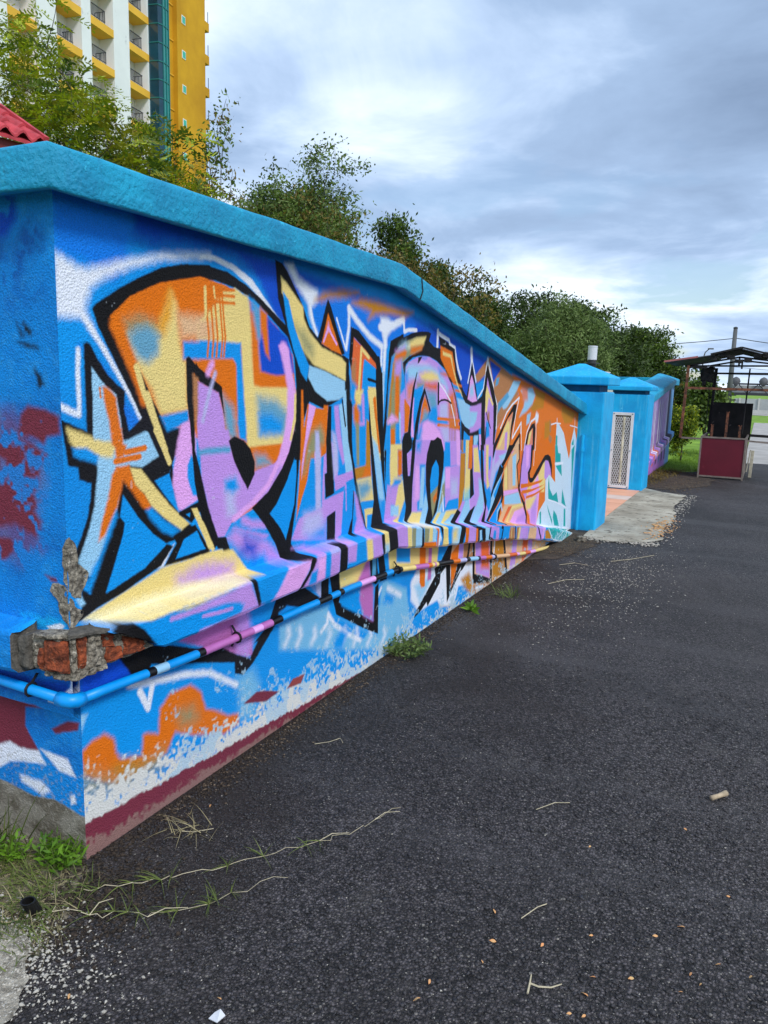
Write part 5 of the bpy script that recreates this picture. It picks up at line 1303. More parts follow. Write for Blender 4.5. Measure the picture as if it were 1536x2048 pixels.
# ------------------------------------------------------------------ far wall beyond the gate
fp=Wallpaint(12.5,18.2,-.1,2.0,.006,lin((170,150,214)),9)
UU=(fp.u0+(np.arange(fp.w)+.5)*fp.res)[None,:]; ZZ=(fp.v0+(np.arange(fp.h)+.5)*fp.res)[:,None]
fp.mask(np.clip((.95-ZZ)/.7+(fp.noise(.2)-.5),0,1),lin((178,120,208)))
fp.mask(np.clip((13.45-UU)/.35+(fp.noise(.2)-.5)*.8,0,1),lin((232,126,60)))
fp.mask(np.clip((UU-16.6)/.5,0,1),lin((90,150,196)),.9)
fp.poly([(13.3,1.25),(13.9,1.3),(13.8,1.1),(13.5,1.0)],.05,lin((240,190,60)))
rr=random.Random(4); y=13.0
while y<17.0:
    wd=rr.uniform(.05,.16); top=1.12+.1*(y-13.4)*.9+rr.uniform(-.12,.08)
    fp.poly([(y-wd*.5,.35),(y+wd*.5,.33),(y+wd*.25,top),(y-wd*.15,top+.1)],.014,lin(rr.choice([(224,216,244),(236,226,246),(206,170,232),(240,238,250)])),.95)
    fp.line([(y+wd*.7,.28+.1*(y-13)),(y+wd*.78,.8),(y+wd*.5,top-.02)],.012,.008,PL['K']); fp.line([(y-wd*.55,.3+.1*(y-13)),(y-wd*.45,.7)],.014,.02,lin((120,70,160)))
    y+=wd*1.7+.05
fp.poly([(16.7,.4),(17.1,.45),(17.05,1.6),(16.75,1.55)],.06,lin((60,60,84)))
for k in range(9):
    y=13.1+k*.45; fp.poly([(y,.12),(y+.18,.14),(y+.16,.36+.04*k),(y,.34+.04*k)],.02,lin(rr.choice([(226,116,50),(60,50,60),(60,130,200),(200,150,210),(40,40,46)])),.8)
far_paint=paint_mat('far_mural_paint',fp,1,.5,.25)
fw=thing('mural_wall','short graffiti wall in lilac and blue rising beyond the gateway','wall',(-1.9,12.8,0))
b=MB(); ys=[12.78+i*.1 for i in range(49)]
def fh(y): return 1.24+.1*(y-13.0) if y<17 else 1.64
for xx in (-1.82,-1.99):
    for y in ys: b.v.append((xx,y,-.1)); b.v.append((xx,y,fh(y)))
n=len(ys)
for i in range(n-1):
    a=2*i; c=2*n+a; b.f+=[(a,a+2,a+3,a+1),(c,c+1,c+3,c+2),(a+1,a+3,c+3,c+1)]; b.mi+=[0,1,1]
b.f.append((2*n-2,4*n-2,4*n-1,2*n-1)); b.mi.append(1)
b.build('front_panel',[far_paint,M['white_wall']],fw)
b=MB(); b.box((-6.,17.42,0),(-1.995,17.56,1.64)); b.build('return_panel',M['white_wall'],fw)
cp2=[(0.,-.01),(.06,-.03),(.085,-.03),(.088,.06),(.08,.085),(.05,.10),(-.12,.16),(-.27,.20),(-.275,-.01)]
sweep([(o,z+1.25) for o,z in cp2],[(-1.82,12.80+i*.1,1,0,.1*(i*.1)) for i in range(42)]+[(-1.82,17.25,1,0,.422),(-1.82,17.66,1,0,.422)],0,.004).build('coping',M['teal'],fw,smooth=False)
b=MB(); b.box((-6.,17.34,1.64),(-2.09,17.64,1.785)); b.build('return_coping',M['teal'],fw,bevel=.01)
far_lp=[(-.01,.24),(.0,.235),(.07,.22),(.085,.21),(.085,.12),(.0,.11),(-.01,.11)]
sweep(far_lp,[(-1.82,13.0+i*.1,1,0,.1*(i*.1)) for i in range(46)],0,.006).build('ledge',far_paint,fw)
b=MB(); b.tube([(-1.79,13.2,.10),(-1.79,15,.27),(-1.79,16.8,.44),(-1.79,17.5,.50)],.02,8); b.build('pipe_run',M['white_metal'],fw)
# ------------------------------------------------------------------ tower block
TU=Vector((-.15635,.987702,0)); TN=Vector((.987702,.15635,0)); TD=45.015
def tw(u,o,z): p=TU*u-TN*(TD-o); return (p.x,p.y,z)
M['t_white']=mat('tower_white',srgb(226,228,232),.85,.07,.3,fleck=(srgb(196,198,204),.5,.62))
M['t_yellow']=mat('tower_yellow',srgb(204,152,24),.85,.12,.25,col2=srgb(186,134,18),bump=.2,bscale=1.5,bdist=.05)
M['t_slab']=mat('slab_yellow',srgb(228,176,60),.8,.1,.5)
M['t_teal']=mat('teal_glass',srgb(28,128,124),.12,.25,.4,spec=.8)
M['t_dark']=mat('dark_teal_glass',srgb(22,66,84),.1,.3,.3,spec=.8,col2=srgb(14,40,56))
M['t_mull']=mat('mullion',srgb(36,110,112),.4,.1,1)
M['t_rail']=mat('railing_iron',srgb(58,60,66),.6,.1,2)
M['t_door']=mat('teal_door',srgb(60,178,160),.35,.15,.5)
M['t_shade']=mat('recess_white',srgb(214,216,222),.9,.06,.4)
tower=thing('apartment_tower','tall white and yellow apartment tower with a teal glass shaft','building',tw(66,0,0))
def tbox(b,u0,u1,o0,o1,z0,z1,mi=0):
    P=[tw(u,o,z) for z in (z0,z1) for u,o in ((u0,o0),(u1,o0),(u1,o1),(u0,o1))]
    b.add(P,[(0,1,2,3),(4,7,6,5),(0,4,5,1),(1,5,6,2),(2,6,7,3),(3,7,4,0)],mi)
TOP=47.4; ZS=30.9; FL=3.2
bays=[(64.68,67.7),(59.39,62.43),(55.2,58.2),(50.0,53.0),(44.6,47.8)]
piers=[(62.43,64.68),(58.2,59.39),(53.0,55.2),(47.8,50.0),(40,44.6)]
b=MB(); tbox(b,40,68.3,-14,-1.5,0,TOP); b.build('back_block',M['t_shade'],tower)
for u0,u1 in piers:
    b=MB(); tbox(b,u0,u1,-1.5,0.,0,TOP); b.build('pier',M['t_white'],tower)
low=ZS-3*FL
def protos(): pass
slab_me={}
for bi,(u0,u1) in enumerate(bays):
    for k in range(-9,5):
        zt=ZS+k*FL
        if zt<2: continue
        if bi>2 and (k>1): pass
        if zt>low+.1 or bi>2:
            b=MB(); tbox(b,u0,u1-.02,-1.5,.03,zt-.62,zt); b.build('balcony_slab',M['t_slab'],tower)
            if bi<3:
                b=MB(); tbox(b,u0+.1,u0+1.0,-1.5,-1.42,zt,zt+2.1); b.build('balcony_door',M['t_door'],tower)
                b=MB(); ul=u0+.12; ur=u0+(u1-u0)*.62
                b.bar(tw(ul,.0,zt+1.0),tw(ur,.0,zt+1.0),.06); b.bar(tw(ul,.0,zt+.12),tw(ur,.0,zt+.12),.05)
                q=ul
                while q<=ur: b.bar(tw(q,.0,zt+.1),tw(q,.0,zt+1.0),.03); q+=.16
                b.bar(tw(ur,.0,zt+1.0),tw(ur,-1.0,zt+1.0),.05)
                q=-1.0
                while q<=0.: b.bar(tw(ur,q,zt),tw(ur,q,zt+1.0),.03); q+=.16
                b.build('balcony_railing',M['t_rail'],tower)
        else:
            b=MB(); tbox(b,u0,u1,-1.5,-.02,zt-FL,zt-.002); b.build('wall_panel',M['t_white'],tower)
            w=MB(); tbox(w,u0+.5,u1-.5,-.03,.05,zt-2.3,zt-.7); f_=w.build('window',M['t_mull'],tower)
            w=MB(); tbox(w,u0+.6,(u0+u1)/2-.05,.04,.07,zt-2.2,zt-.8); tbox(w,(u0+u1)/2+.05,u1-.6,.04,.07,zt-2.2,zt-.8); w.build('pane',M['t_teal'] if k%2 else M['t_dark'],f_)
b=MB(); tbox(b,67.5,67.70,-1.5,-.01,0,TOP); b.build('pier',M['t_white'],tower)
b=MB(); tbox(b,40,68.3,-14,-1.5,TOP,TOP+1.2); b.build('parapet',M['t_white'],tower)
# glass stair shaft: five-sided bay
sh=[(67.72,0.),(67.78,.95),(68.25,1.15),(69.2,1.15),(69.6,.6),(71.0,-1.5),(67.72,-1.5)]
b=MB(); n=len(sh); vs_=[tw(u,o,z) for z in (0,TOP+2) for u,o in sh]
b.add(vs_,[(k,(k+1)%n,n+(k+1)%n,n+k) for k in range(n)]+[tuple(range(n,2*n))])
b.mi=[0,1,1,1,0,0,0,0]
for i in range(n):
    b.mi[i]={0:1,1:1}.get(i,0)
b.build('glass_shaft',[M['t_teal'],M['t_dark']],tower)
z=1.6
while z<TOP+2:
    b=MB()
    for i in range(5):
        (ua,oa),(ub,ob)=sh[i],sh[i+1]
        if i<4: b.bar(tw(ua,oa+.02,z),tw(ub,ob+.02,z),.09)
    b.build('mullion',M['t_mull'],tower); z+=1.6
for u,o in ((68.25,1.15),(69.2,1.15),(68.75,1.15)):
    b=MB(); b.bar(tw(u,o+.03,0),tw(u,o+.03,TOP+2),.09); b.build('mullion',M['t_mull'],tower)
# yellow end: set-back strip with floor joints, then the broad flank
b=MB(); tbox(b,69.9,72.7,-6,-.5,0,TOP+1); b.build('set_back_strip',M['t_yellow'],tower)
b=MB(); tbox(b,72.57,77.94,-12,0.,0,TOP+1); b.build('flank',M['t_yellow'],tower)
for k in range(-9,6):
    zt=ZS+k*FL
    if zt<1: continue
    b=MB(); tbox(b,69.9,72.55,-.52,-.42,zt-.1,zt); b.build('floor_joint',M['t_slab'],tower)
    b=MB(); tbox(b,77.9,78.8,-1.5,-.02,37.25+k*FL,38.1+k*FL); b.build('end_slab',M['t_yellow'],tower)
    b=MB(); b.bar(tw(78.7,-.1,38.1+k*FL),tw(78.7,-.1,39.2+k*FL),.05); b.build('end_post',M['t_rail'],tower)
    zc=36.4+ (k-1)*FL
    if zc>1:
        w=MB(); tbox(w,73.4,74.05,-.02,.05,zc-.4,zc+.35); f_=w.build('window',M['t_white'],tower)
        w=MB(); tbox(w,73.47,73.98,.03,.07,zc-.32,zc+.27); w.build('pane',M['t_door'],f_)
# ------------------------------------------------------------------ guard house with red pantile roof (only its eave rises over the wall)
M['pantile']=mat('red_pantile',srgb(190,62,72),.7,.25,6,.3,40,col2=srgb(150,44,54))
M['maroon_wood']=mat('maroon_fascia',srgb(112,44,44),.7,.2,6); M['house_wall']=mat('house_dark_wall',srgb(46,52,70),.9,.2,3)
gh=thing('guard_house','low building with a red pantile roof behind the wall corner','house',(-8.2,6.6,0))
ea=Vector((-6.96,6.0,3.87)); edir=Vector((-.10,-.995,0)).normalized()       # eave runs towards the camera from its far corner
eb=ea+edir*2.6; up=Vector((-.995,.10,0)).normalized(); rise=.56
hipd=(up+edir*1.0)
rows,colw=6,.19
nrm=Vector((0,0,1))
for r_ in range(rows):
    ncol=int((2.6)/colw)
    for c_ in range(ncol):
        u=c_*colw
        b=MB(); prof=[]
        for t in range(7):
            a=t/6; prof.append((a*colw*1.04, .035*math.sin(a*math.pi*2+.6)))
        for s_,dz in ((0,.03),(.29,.0)):
            for (pu,pzz) in prof:
                p=ea+edir*(u+pu)+up*(r_*.28+s_)+Vector((0,0,(r_*.28+s_)*rise+pzz+dz)); b.v.append(tuple(p))
        for s_ in range(1): b.f+=[(k,k+1,7+k+1,7+k) for k in range(6)]
        for k in range(7): p=Vector(b.v[k])-Vector((0,0,.025)); b.v.append(tuple(p))
        b.f+=[(14+k,14+k+1,k+1,k) for k in range(6)]; b.mi=[0]*len(b.f)
        b.build('roof_tile',M['pantile'],gh)
b=MB(); top=ea+up*1.72+Vector((0,0,1.72*rise)); top2=top+edir*2.6; Q=[ea,eb,top2,top]
b.add([tuple(q-Vector((0,0,.03))) for q in Q]+[tuple(q-Vector((0,0,.06))) for q in Q],[(0,1,2,3),(7,6,5,4),(0,4,5,1),(3,2,6,7),(0,3,7,4)]); b.build('roof_deck',M['pantile'],gh)
b=MB(); b.bar(tuple(ea-edir*.03+Vector((0,0,.02))),tuple(top-edir*.03+Vector((0,0,.02))),.05,.09); b.build('verge_cap',M['pantile'],gh)
b=MB(); b.bar(tuple(ea+up*.08-edir*.0-Vector((0,0,.13))),tuple(eb+up*.08-Vector((0,0,.13))),.03,.16); b.build('fascia',M['maroon_wood'],gh)
b=MB(); a0=ea+up*.5+edir*.5; 
P=[a0,a0+edir*2.2,a0+edir*2.2+up*2.2,a0+up*2.2]
b.add([(p.x,p.y,0) for p in P]+[(p.x,p.y,3.62) for p in P],[(0,1,5,4),(1,2,6,5),(2,3,7,6),(3,0,4,7)]); b.build('wall',M['house_wall'],gh)
# ------------------------------------------------------------------ trees
def leaf_mat(name,c,c2,scale=1.2):
    m=bpy.data.materials.new(name); m.use_nodes=True; nt=m.node_tree; n=nt.nodes; l=nt.links
    b=n['Principled BSDF']; b.inputs['Roughness'].default_value=.55; b.inputs['Specular IOR Level'].default_value=.3
    geo=n.new('ShaderNodeNewGeometry')
    t=n.new('ShaderNodeTexNoise'); t.inputs['Scale'].default_value=scale; t.inputs['Detail'].default_value=4; l.new(geo.outputs['Position'],t.inputs['Vector'])
    ad=n.new('ShaderNodeMath'); ad.operation='MULTIPLY_ADD'; l.new(geo.outputs['Random Per Island'],ad.inputs[0]); ad.inputs[1].default_value=.35; l.new(t.outputs['Fac'],ad.inputs[2])
    r=n.new('ShaderNodeValToRGB'); l.new(ad.outputs[0],r.inputs[0]); e=r.color_ramp.elements
    e[0].position=.34; e[0].color=(*c2,1); e[1].position=.80; e[1].color=(*c,1)
    l.new(r.outputs[0],b.inputs['Base Color'])
    tr=n.new('ShaderNodeBsdfTranslucent'); l.new(r.outputs[0],tr.inputs[0])
    mx=n.new('ShaderNodeMixShader'); mx.inputs[0].default_value=.25; l.new(b.outputs[0],mx.inputs[1]); l.new(tr.outputs[0],mx.inputs[2])
    l.new(mx.outputs[0],n['Material Output'].inputs[0]); return m
M['bark']=mat('bark',(.085,.068,.052),.95,.4,14,.8,40,.01); M['bark_pale']=mat('pale_bark',(.17,.15,.125),.95,.35,12,.7,40,.01)
LV=dict(lime=leaf_mat('lime_leaf',(.40,.46,.02),(.12,.18,.012)),mid=leaf_mat('mid_leaf',(.13,.205,.024),(.026,.056,.009)),dark=leaf_mat('dark_leaf',(.058,.098,.016),(.006,.015,.004)),
  olive=leaf_mat('olive_leaf',(.165,.235,.062),(.040,.075,.02)),brown=leaf_mat('brown_leaf',(.23,.17,.035),(.06,.05,.014)),yellow=leaf_mat('yellow_leaf',(.36,.34,.02),(.08,.10,.012)),
  grass=leaf_mat('grass_blade',(.16,.20,.045),(.045,.075,.014),6),dry=leaf_mat('dry_grass',(.42,.36,.20),(.20,.17,.09),8),weed=leaf_mat('weed_leaf',(.15,.30,.020),(.05,.13,.012),8))
def leaf_quads(centers,sizes,asp,rng,droop=.0,dirs=None):
    """one kite-shaped leaf per centre"""
    n=len(centers); d=rng.normal(size=(n,3)) if dirs is None else dirs+rng.normal(size=(n,3))*.35
    d[:,2]-=droop; d/=np.linalg.norm(d,axis=1)[:,None]+1e-9
    u=rng.normal(size=(n,3)); s=np.cross(d,u); s/=np.linalg.norm(s,axis=1)[:,None]+1e-9
    L=sizes[:,None]; w=L*asp
    v=np.stack([centers,centers+d*L*.5+s*w*.5,centers+d*L,centers+d*L*.5-s*w*.5],1).reshape(-1,3)
    return v,np.arange(4*n).reshape(n,4)
def fronds(bases,dirs,length,nl,lw,rng):
    """feathery compound leaves: pairs of narrow leaflets along a drooping stalk"""
    n=len(bases); dirs=dirs/np.linalg.norm(dirs,axis=1)[:,None]
    side=np.cross(dirs,np.tile([0,0,1.],(n,1))+rng.normal(size=(n,3))*.35); side/=np.linalg.norm(side,axis=1)[:,None]+1e-9
    L=length*(.7+.6*rng.random(n))[:,None]
    V=[];
    for k in range(nl):
        t=(k+1)/nl; p=bases+dirs*L*t+np.array([0,0,-1.])*L*.35*t*t
        for sg in (-1,1):
            ld=side*sg*.8+dirs*.55+rng.normal(size=(n,3))*.18; ld/=np.linalg.norm(ld,axis=1)[:,None]
            ll=L*.34*(1-.45*abs(t-.5)); ww=np.cross(ld,dirs); ww=dirs
            V.append(np.stack([p,p+ld*ll*.5+ww*lw*.5,p+ld*ll,p+ld*ll*.5-ww*lw*.5],1))
    v=np.concatenate(V,0).reshape(-1,3); return v,np.arange(len(v)).reshape(-1,4)
def grow(base,h,lean,levels,nb,spread,rng,r0,up=.35,first=.35):
    """branch skeleton -> list of (points, radii) and list of tips"""
    segs=[];tips=[]
    def rec(p,d,L,r,lv):
        pts=[p];rs=[r];n=5
        for i in range(n):
            d=(d+rng.normal(size=3)*.16+np.array([0,0,up*.12])); d/=np.linalg.norm(d); p=p+d*L/n; pts.append(p); rs.append(r*(1-.55*(i+1)/n))
        segs.append((pts,rs))
        if lv==0: tips.append((pts[-1],d)); tips.append((pts[-3],d)); return
        k=nb[levels-lv] if levels-lv<len(nb) else nb[-1]
        for j in range(k):
            t=first+(1-first)*(j+rng.random())/k; ii=min(n-1,int(t*n)); q=pts[ii]+(pts[ii+1]-pts[ii])*(t*n-ii)
            a=rng.normal(size=3); a-=d*a.dot(d); a/=np.linalg.norm(a)+1e-9
            nd=d*(1-spread)+a*spread+np.array([0,0,up*.3]); nd/=np.linalg.norm(nd)
            rec(q,nd,L*(.52+.25*rng.random()),max(.009,rs[ii]*.58),lv-1)
        tips.append((pts[-1],d))
    d0=np.array([lean[0],lean[1],1.]); d0/=np.linalg.norm(d0)
    rec(np.array(base,float),d0,h,r0,levels)
    return segs,tips
def tree(name,label,base,h,lean,levels,nb,spread,r0,leafm,ntype,lsize,per,rng_seed,cluster=.5,up=.35,bark='bark',first=.35,group='trees behind the wall',cat='tree',asp=.45,squash=1.,barkn=6,H=5.,RW=2.):
    rng=np.random.default_rng(rng_seed)
    t=thing(name,label,cat,(base[0],base[1],base[2]),group)
    segs,tips=grow(base,h,lean,levels,nb,spread,rng,r0,up,first)
    B=np.array(base,float); allp=np.array([p for p,_ in tips])-B
    kz=H/np.percentile(allp[:,2],99.5); kr=RW/np.percentile(np.hypot(allp[:,0],allp[:,1]),93); S=np.array([kr,kr,kz])
    segs=[([B+(p-B)*S for p in pts],rs) for pts,rs in segs]; tips=[(B+(p-B)*S,d) for p,d in tips]
    b=MB()
    for pts,rs in segs: b.tube(pts,rs,barkn if rs[0]>.03 else 4,cap=False)
    b.build('trunk',M[bark],t,smooth=True)
    P=np.array([p for p,_ in tips]); D=np.array([d for _,d in tips])
    mats=leafm if isinstance(leafm,list) else [leafm]
    idx=rng.integers(0,len(mats),len(P))
    for mi,lm in enumerate(mats):
        p=P[idx==mi]; d=D[idx==mi]
        if len(p)==0: continue
        c=np.repeat(p,per,0)+rng.normal(size=(len(p)*per,3))*cluster*np.array([1,1,.6*squash]); dd=np.repeat(d,per,0)+rng.normal(size=(len(c),3))*.8
        c[:,2]=np.maximum(c[:,2],base[2]+.15)
        if ntype=='frond':
            dd[:,2]*=.3; v,f=fronds(c,dd,lsize,6,lsize*.14,rng)
        else: v,f=leaf_quads(c,lsize*(.6+.8*rng.random(len(c))),asp,rng,.25)
        np_mesh('crown',v,f,LV[lm],t)
    return t
TREES='trees behind the wall'; SHR='shrubs beyond the lawn'
tree('feathery_tree','big feathery lime green tree in front of the white tower',(-14.2,11.6,0),3.6,(.10,.0),4,[6,5,4,3],.62,.17,['lime','lime','yellow','mid'],'frond',.38,4,21,.16,.30,first=.3,H=9.0,RW=3.1)
tree('feathery_tree','lower lime green feathery tree spilling over the wall beside the red roof',(-11.3,10.4,0),2.3,(.10,.02),4,[5,4,4,3],.66,.10,['lime','lime','yellow','mid'],'frond',.36,5,33,.22,.22,H=5.7,RW=2.3)
tree('thin_tree','thin half bare brownish tree in front of the yellow tower flank',(-10.9,13.5,0),2.9,(.03,.0),4,[4,4,3,3],.55,.07,['brown','mid'],'leaf',.09,16,8,.13,.35,H=6.9,RW=1.05)
tree('airy_tree','airy green tree standing right of the yellow tower with open twigs',(-13.9,20.5,0),3.9,(.0,0),4,[6,5,4,3],.55,.12,['mid','olive','dark'],'leaf',.115,34,5,.19,.40,H=8.2,RW=2.7)
tree('airy_tree','smaller airy tree with a brown tinged crown, second right of the tower',(-12.0,19.6,0),2.8,(.0,0),4,[5,4,4,3],.58,.09,['mid','brown','olive'],'leaf',.115,36,15,.19,.35,H=6.9,RW=1.9)
tree('upright_tree','dark upright tree with a pointed tuft rising over the wall bend',(-9.75,20.5,0),3.2,(.0,0),4,[5,4,4,3],.45,.09,['dark','mid'],'leaf',.12,34,44,.17,.6,H=6.0,RW=1.1)
tree('bushy_tree','brownish bushy tree with bare twigs above the bend of the coping',(-8.2,17.5,0),2.2,(.0,0),4,[5,4,4,3],.55,.08,['brown','brown','dark'],'leaf',.10,28,52,.18,.35,H=4.5,RW=1.6)
tree('broad_tree','dark green broad leaved tree behind the middle of the wall',(-9.9,26.0,0),3.3,(.0,0),4,[6,5,4,3],.60,.14,['dark','dark','dark','mid'],'leaf',.135,58,61,.22,.3,H=5.3,RW=2.3)
tree('broad_tree','very dark round tree behind the sloping end of the wall',(-7.8,27.5,0),3.0,(.0,0),4,[6,5,4,3],.60,.13,'dark','leaf',.13,58,67,.22,.3,H=4.65,RW=2.2)
tree('willowy_tree','paler olive green willowy tree just left of the white lantern',(-5.1,20.5,0),2.15,(.0,0),4,[6,5,4,3],.55,.09,['olive'],'leaf',.10,46,73,.20,.35,asp=.3,H=3.65,RW=1.15)
tree('rain_tree','wide flat topped rain tree right of the white lantern',(-6.3,36,0),2.6,(.0,0),4,[6,5,4,3],.74,.20,['dark','dark','mid'],'leaf',.15,48,81,.22,.16,squash=.6,H=4.0,RW=2.0)
tree('rain_tree','low dark tree at the far right end of the tree line',(-5.0,39,0),1.8,(.0,0),4,[6,4,4,3],.72,.14,['dark'],'leaf',.14,44,87,.28,.14,squash=.7,H=2.95,RW=1.2)
tree('scrub_tree','dense scrub filling the gap under the dark trees',(-11.6,22,0),2.0,(.0,0),4,[6,5,4,3],.65,.08,['dark','brown'],'leaf',.13,40,91,.3,.2,H=5.0,RW=2.6)
tree('scrub_tree','dark scrub joining the round tree and the rain tree',(-7.2,30,0),2.0,(.0,0),4,[6,5,4,3],.65,.08,['dark'],'leaf',.13,44,191,.3,.2,H=4.1,RW=2.6)
tree('scrub_tree','green scrub below the feathery trees at the left',(-12.2,15.5,0),2.0,(.0,0),4,[6,5,4,3],.65,.08,['mid','lime','dark'],'leaf',.12,30,92,.28,.2,H=5.0,RW=2.4)
tree('leafy_shrub','round leaved green shrub behind the food stall',(-1.32,20.2,0),.95,(.0,0),4,[5,4,4,3],.55,.04,['mid','mid','olive'],'leaf',.085,14,99,.09,.4,group=SHR,cat='shrub',asp=.8,H=1.95,RW=.50)
tree('leafy_shrub','dark tangled shrub at the far end of the lilac wall',(-2.0,21.0,0),.8,(.0,0),4,[5,4,3,3],.6,.04,['dark','brown','mid'],'leaf',.075,16,101,.10,.3,group=SHR,cat='shrub',H=1.65,RW=.45)
tree('leafy_shrub','low light green shrub on the lawn behind the stall frame',(-1.62,18.2,0),.5,(.0,0),3,[7,6,5],.6,.02,['lime','mid'],'leaf',.06,16,103,.07,.3,group=SHR,cat='shrub',H=1.15,RW=.30)
# ------------------------------------------------------------------ white lantern on its post
M['lamp_white']=mat('lamp_white',srgb(208,212,220),.4,.05,4); M['iron']=mat('dark_iron',srgb(52,54,58),.5,.2,9)
b0=(-2.855,14.0,0)
lm=thing('post_lantern','white cylinder lantern on a dark flange behind the gate pillars','lamp',b0)
b=MB(); b.lathe(b0,[(.03,0),(.03,1.90)],10); b.build('post',M['iron'],lm)
b=MB(); b.lathe(b0,[(.03,1.82),(.06,1.86),(.075,1.93),(.075,1.95),(.135,1.955),(.135,1.97),(.07,1.975),(.07,2.02)],18); b.build('flange',M['iron'],lm,smooth=False)
b=MB(); b.lathe(b0,[(.078,2.02),(.08,2.03),(.08,2.235),(.084,2.24),(.084,2.258),(.07,2.262)],20); b.build('shade',M['lamp_white'],lm)
b=MB(); b.lathe((b0[0]+.16,b0[1],0),[(.17,1.795),(.175,1.80),(.175,1.815),(.02,1.83)],18); b.build('base_plate',M['white_metal'],lm)
# ------------------------------------------------------------------ utility pole, wires, street light
M['pole']=mat('grey_pole',srgb(88,90,94),.7,.2,3)
up_=thing('utility_pole','grey utility pole rising behind the stall roof','pole',(-2.02,48,0))
b=MB(); b.tube([(-2.02,48,0),(-2.03,48,2.4),(-2.04,48,4.98)],[.15,.14,.11],10); b.build('shaft',M['pole'],up_,smooth=True)
b=MB(); b.lathe((-2.04,48,4.98),[(.12,0),(.12,.06),(.05,.1)],10); b.build('top_cap',M['iron'],up_)
for k,zz in enumerate((1.05,1.32,1.6)):
    b=MB(); b.bar((-2.3,47.85,zz),(-1.65,47.85,zz+.02),.07,.09); b.build('bracket',M['iron'],up_)
def wire(name,label,pts,r):
    b=MB(); b.tube(pts,r,5); tag(b.build(name,M['iron'],None,origin=pts[0]),label,'cable')
def cat(p,q,sag,n=14):
    p,q=Vector(p),Vector(q); return [tuple(p.lerp(q,i/n)-Vector((0,0,sag*4*(i/n)*(1-i/n)))) for i in range(n+1)]
wire('power_cable','dark cable sagging left from the pole across the trees',cat((-2.03,48,4.45),(-24.,38,4.9),.95),.022)
wire('power_cable','dark cable running down to the right of the pole',cat((-2.03,48,4.47),(14.,50,4.0),.55),.022)
wire('power_cable','very thin lower cable crossing the sky right of the pole',cat((-2.03,48,2.9),(14.,50,2.3),.2),.010)
sl=thing('street_light','tiny far street light seen over the stall roof','street light',(-4.6,62,0))
b=MB(); b.tube([(-4.6,62,0),(-4.6,62,3.9),(-4.5,62,4.3),(-4.25,62,4.55)],[.06,.05,.045,.04],6); b.build('post',M['pole'],sl)
b=MB(); b.box((-4.35,61.9,4.5),(-3.95,62.1,4.6)); b.build('lamp_head',M['pole'],sl,bevel=.03)
# ------------------------------------------------------------------ far bridge rail and barrier on the right
M['conc_wall']=mat('barrier_concrete',srgb(168,172,172),.9,.15,1); M['white_paint']=mat('barrier_white',srgb(188,188,184),.8,.1,1)
bw=thing('barrier_wall','long pale concrete barrier beyond the far road','barrier',(4,61,0))
b=MB(); b.box((-2.2,61,0),(30,61.25,.28)); b.build('kerb_band',M['white_paint'],bw)
b=MB(); b.box((-2.2,61.3,.2),(30,61.5,1.05)); b.build('panel',M['conc_wall'],bw)
for k in range(14):
    x=-1.9+k*1.25; b=MB(); b.box((x,61.2,.28),(x+.12,61.32,1.1)); b.build('post',M['white_paint'],bw)
fb=thing('footbridge','dark trussed footbridge rail with round grey lamps, far right','bridge',(4,70,0))
b=MB(); b.bar((-3.2,70,1.35),(30,70,1.35),.16,.22); b.bar((-3.2,70,2.15),(30,70,2.15),.12,.14); b.build('chord',M['iron'],fb)
for k in range(22):
    x=-3.1+k*1.5; b=MB(); b.bar((x,70,1.35),(x+.75,70,2.15),.07); b.bar((x+.75,70,2.15),(x+1.5,70,1.35),.07); b.build('brace',M['iron'],fb)
b=MB(); b.box((-3.2,70.3,1.45),(30,70.5,2.05)); b.build('deck_side',M['conc_wall'],fb)
b=MB(); b.bar((-3.2,70,2.9),(30,70,2.9),.035); b.build('handrail',M['pole'],fb)
for k in range(9):
    x=-2.55+k*2.05; b=MB(); b.lathe((x,70,2.0),[(.05,0),(.25,.12),(.36,.36),(.25,.6),(.05,.72)],12); b.build('round_lamp',M['pole'],fb,smooth=True)
    b=MB(); b.bar((x+.9,70,2.1),(x+.9,70,2.9),.04); b.build('rail_post',M['pole'],fb)
# ------------------------------------------------------------------ food stall
M['rust']=mat('rusty_steel',srgb(126,78,54),.85,.45,14,.5,60,.003,col2=srgb(58,40,34)); M['black_steel']=mat('blackened_steel',srgb(34,31,31),.7,.3,9,.3,40)
M['soot']=mat('sooty_plate',srgb(30,26,26),.75,.6,7,.4,20,.006,col2=srgb(10,9,9),fleck=(srgb(74,66,62),9,.64))
M['maroon']=mat('maroon_board',srgb(98,18,36),.5,.16,3,.15,30,fleck=(srgb(140,58,68),6,.7)); M['alu']=mat('dull_aluminium',srgb(134,122,112),.6,.3,9,.2,40,metal=.2)
M['sheet']=mat('grey_roof_sheet',srgb(96,98,100),.55,.35,4,.2,30,metal=.3,col2=srgb(50,50,52)); M['pink_edge']=mat('faded_red_sheet',srgb(170,100,100),.6,.2,6)
sx0,sx1,sy0,sy1=-1.02,-.27,14.85,16.35
stall=thing('food_stall','small roadside food stall with a maroon counter and rusty roofed frame','stall',(-.65,15.6,0))
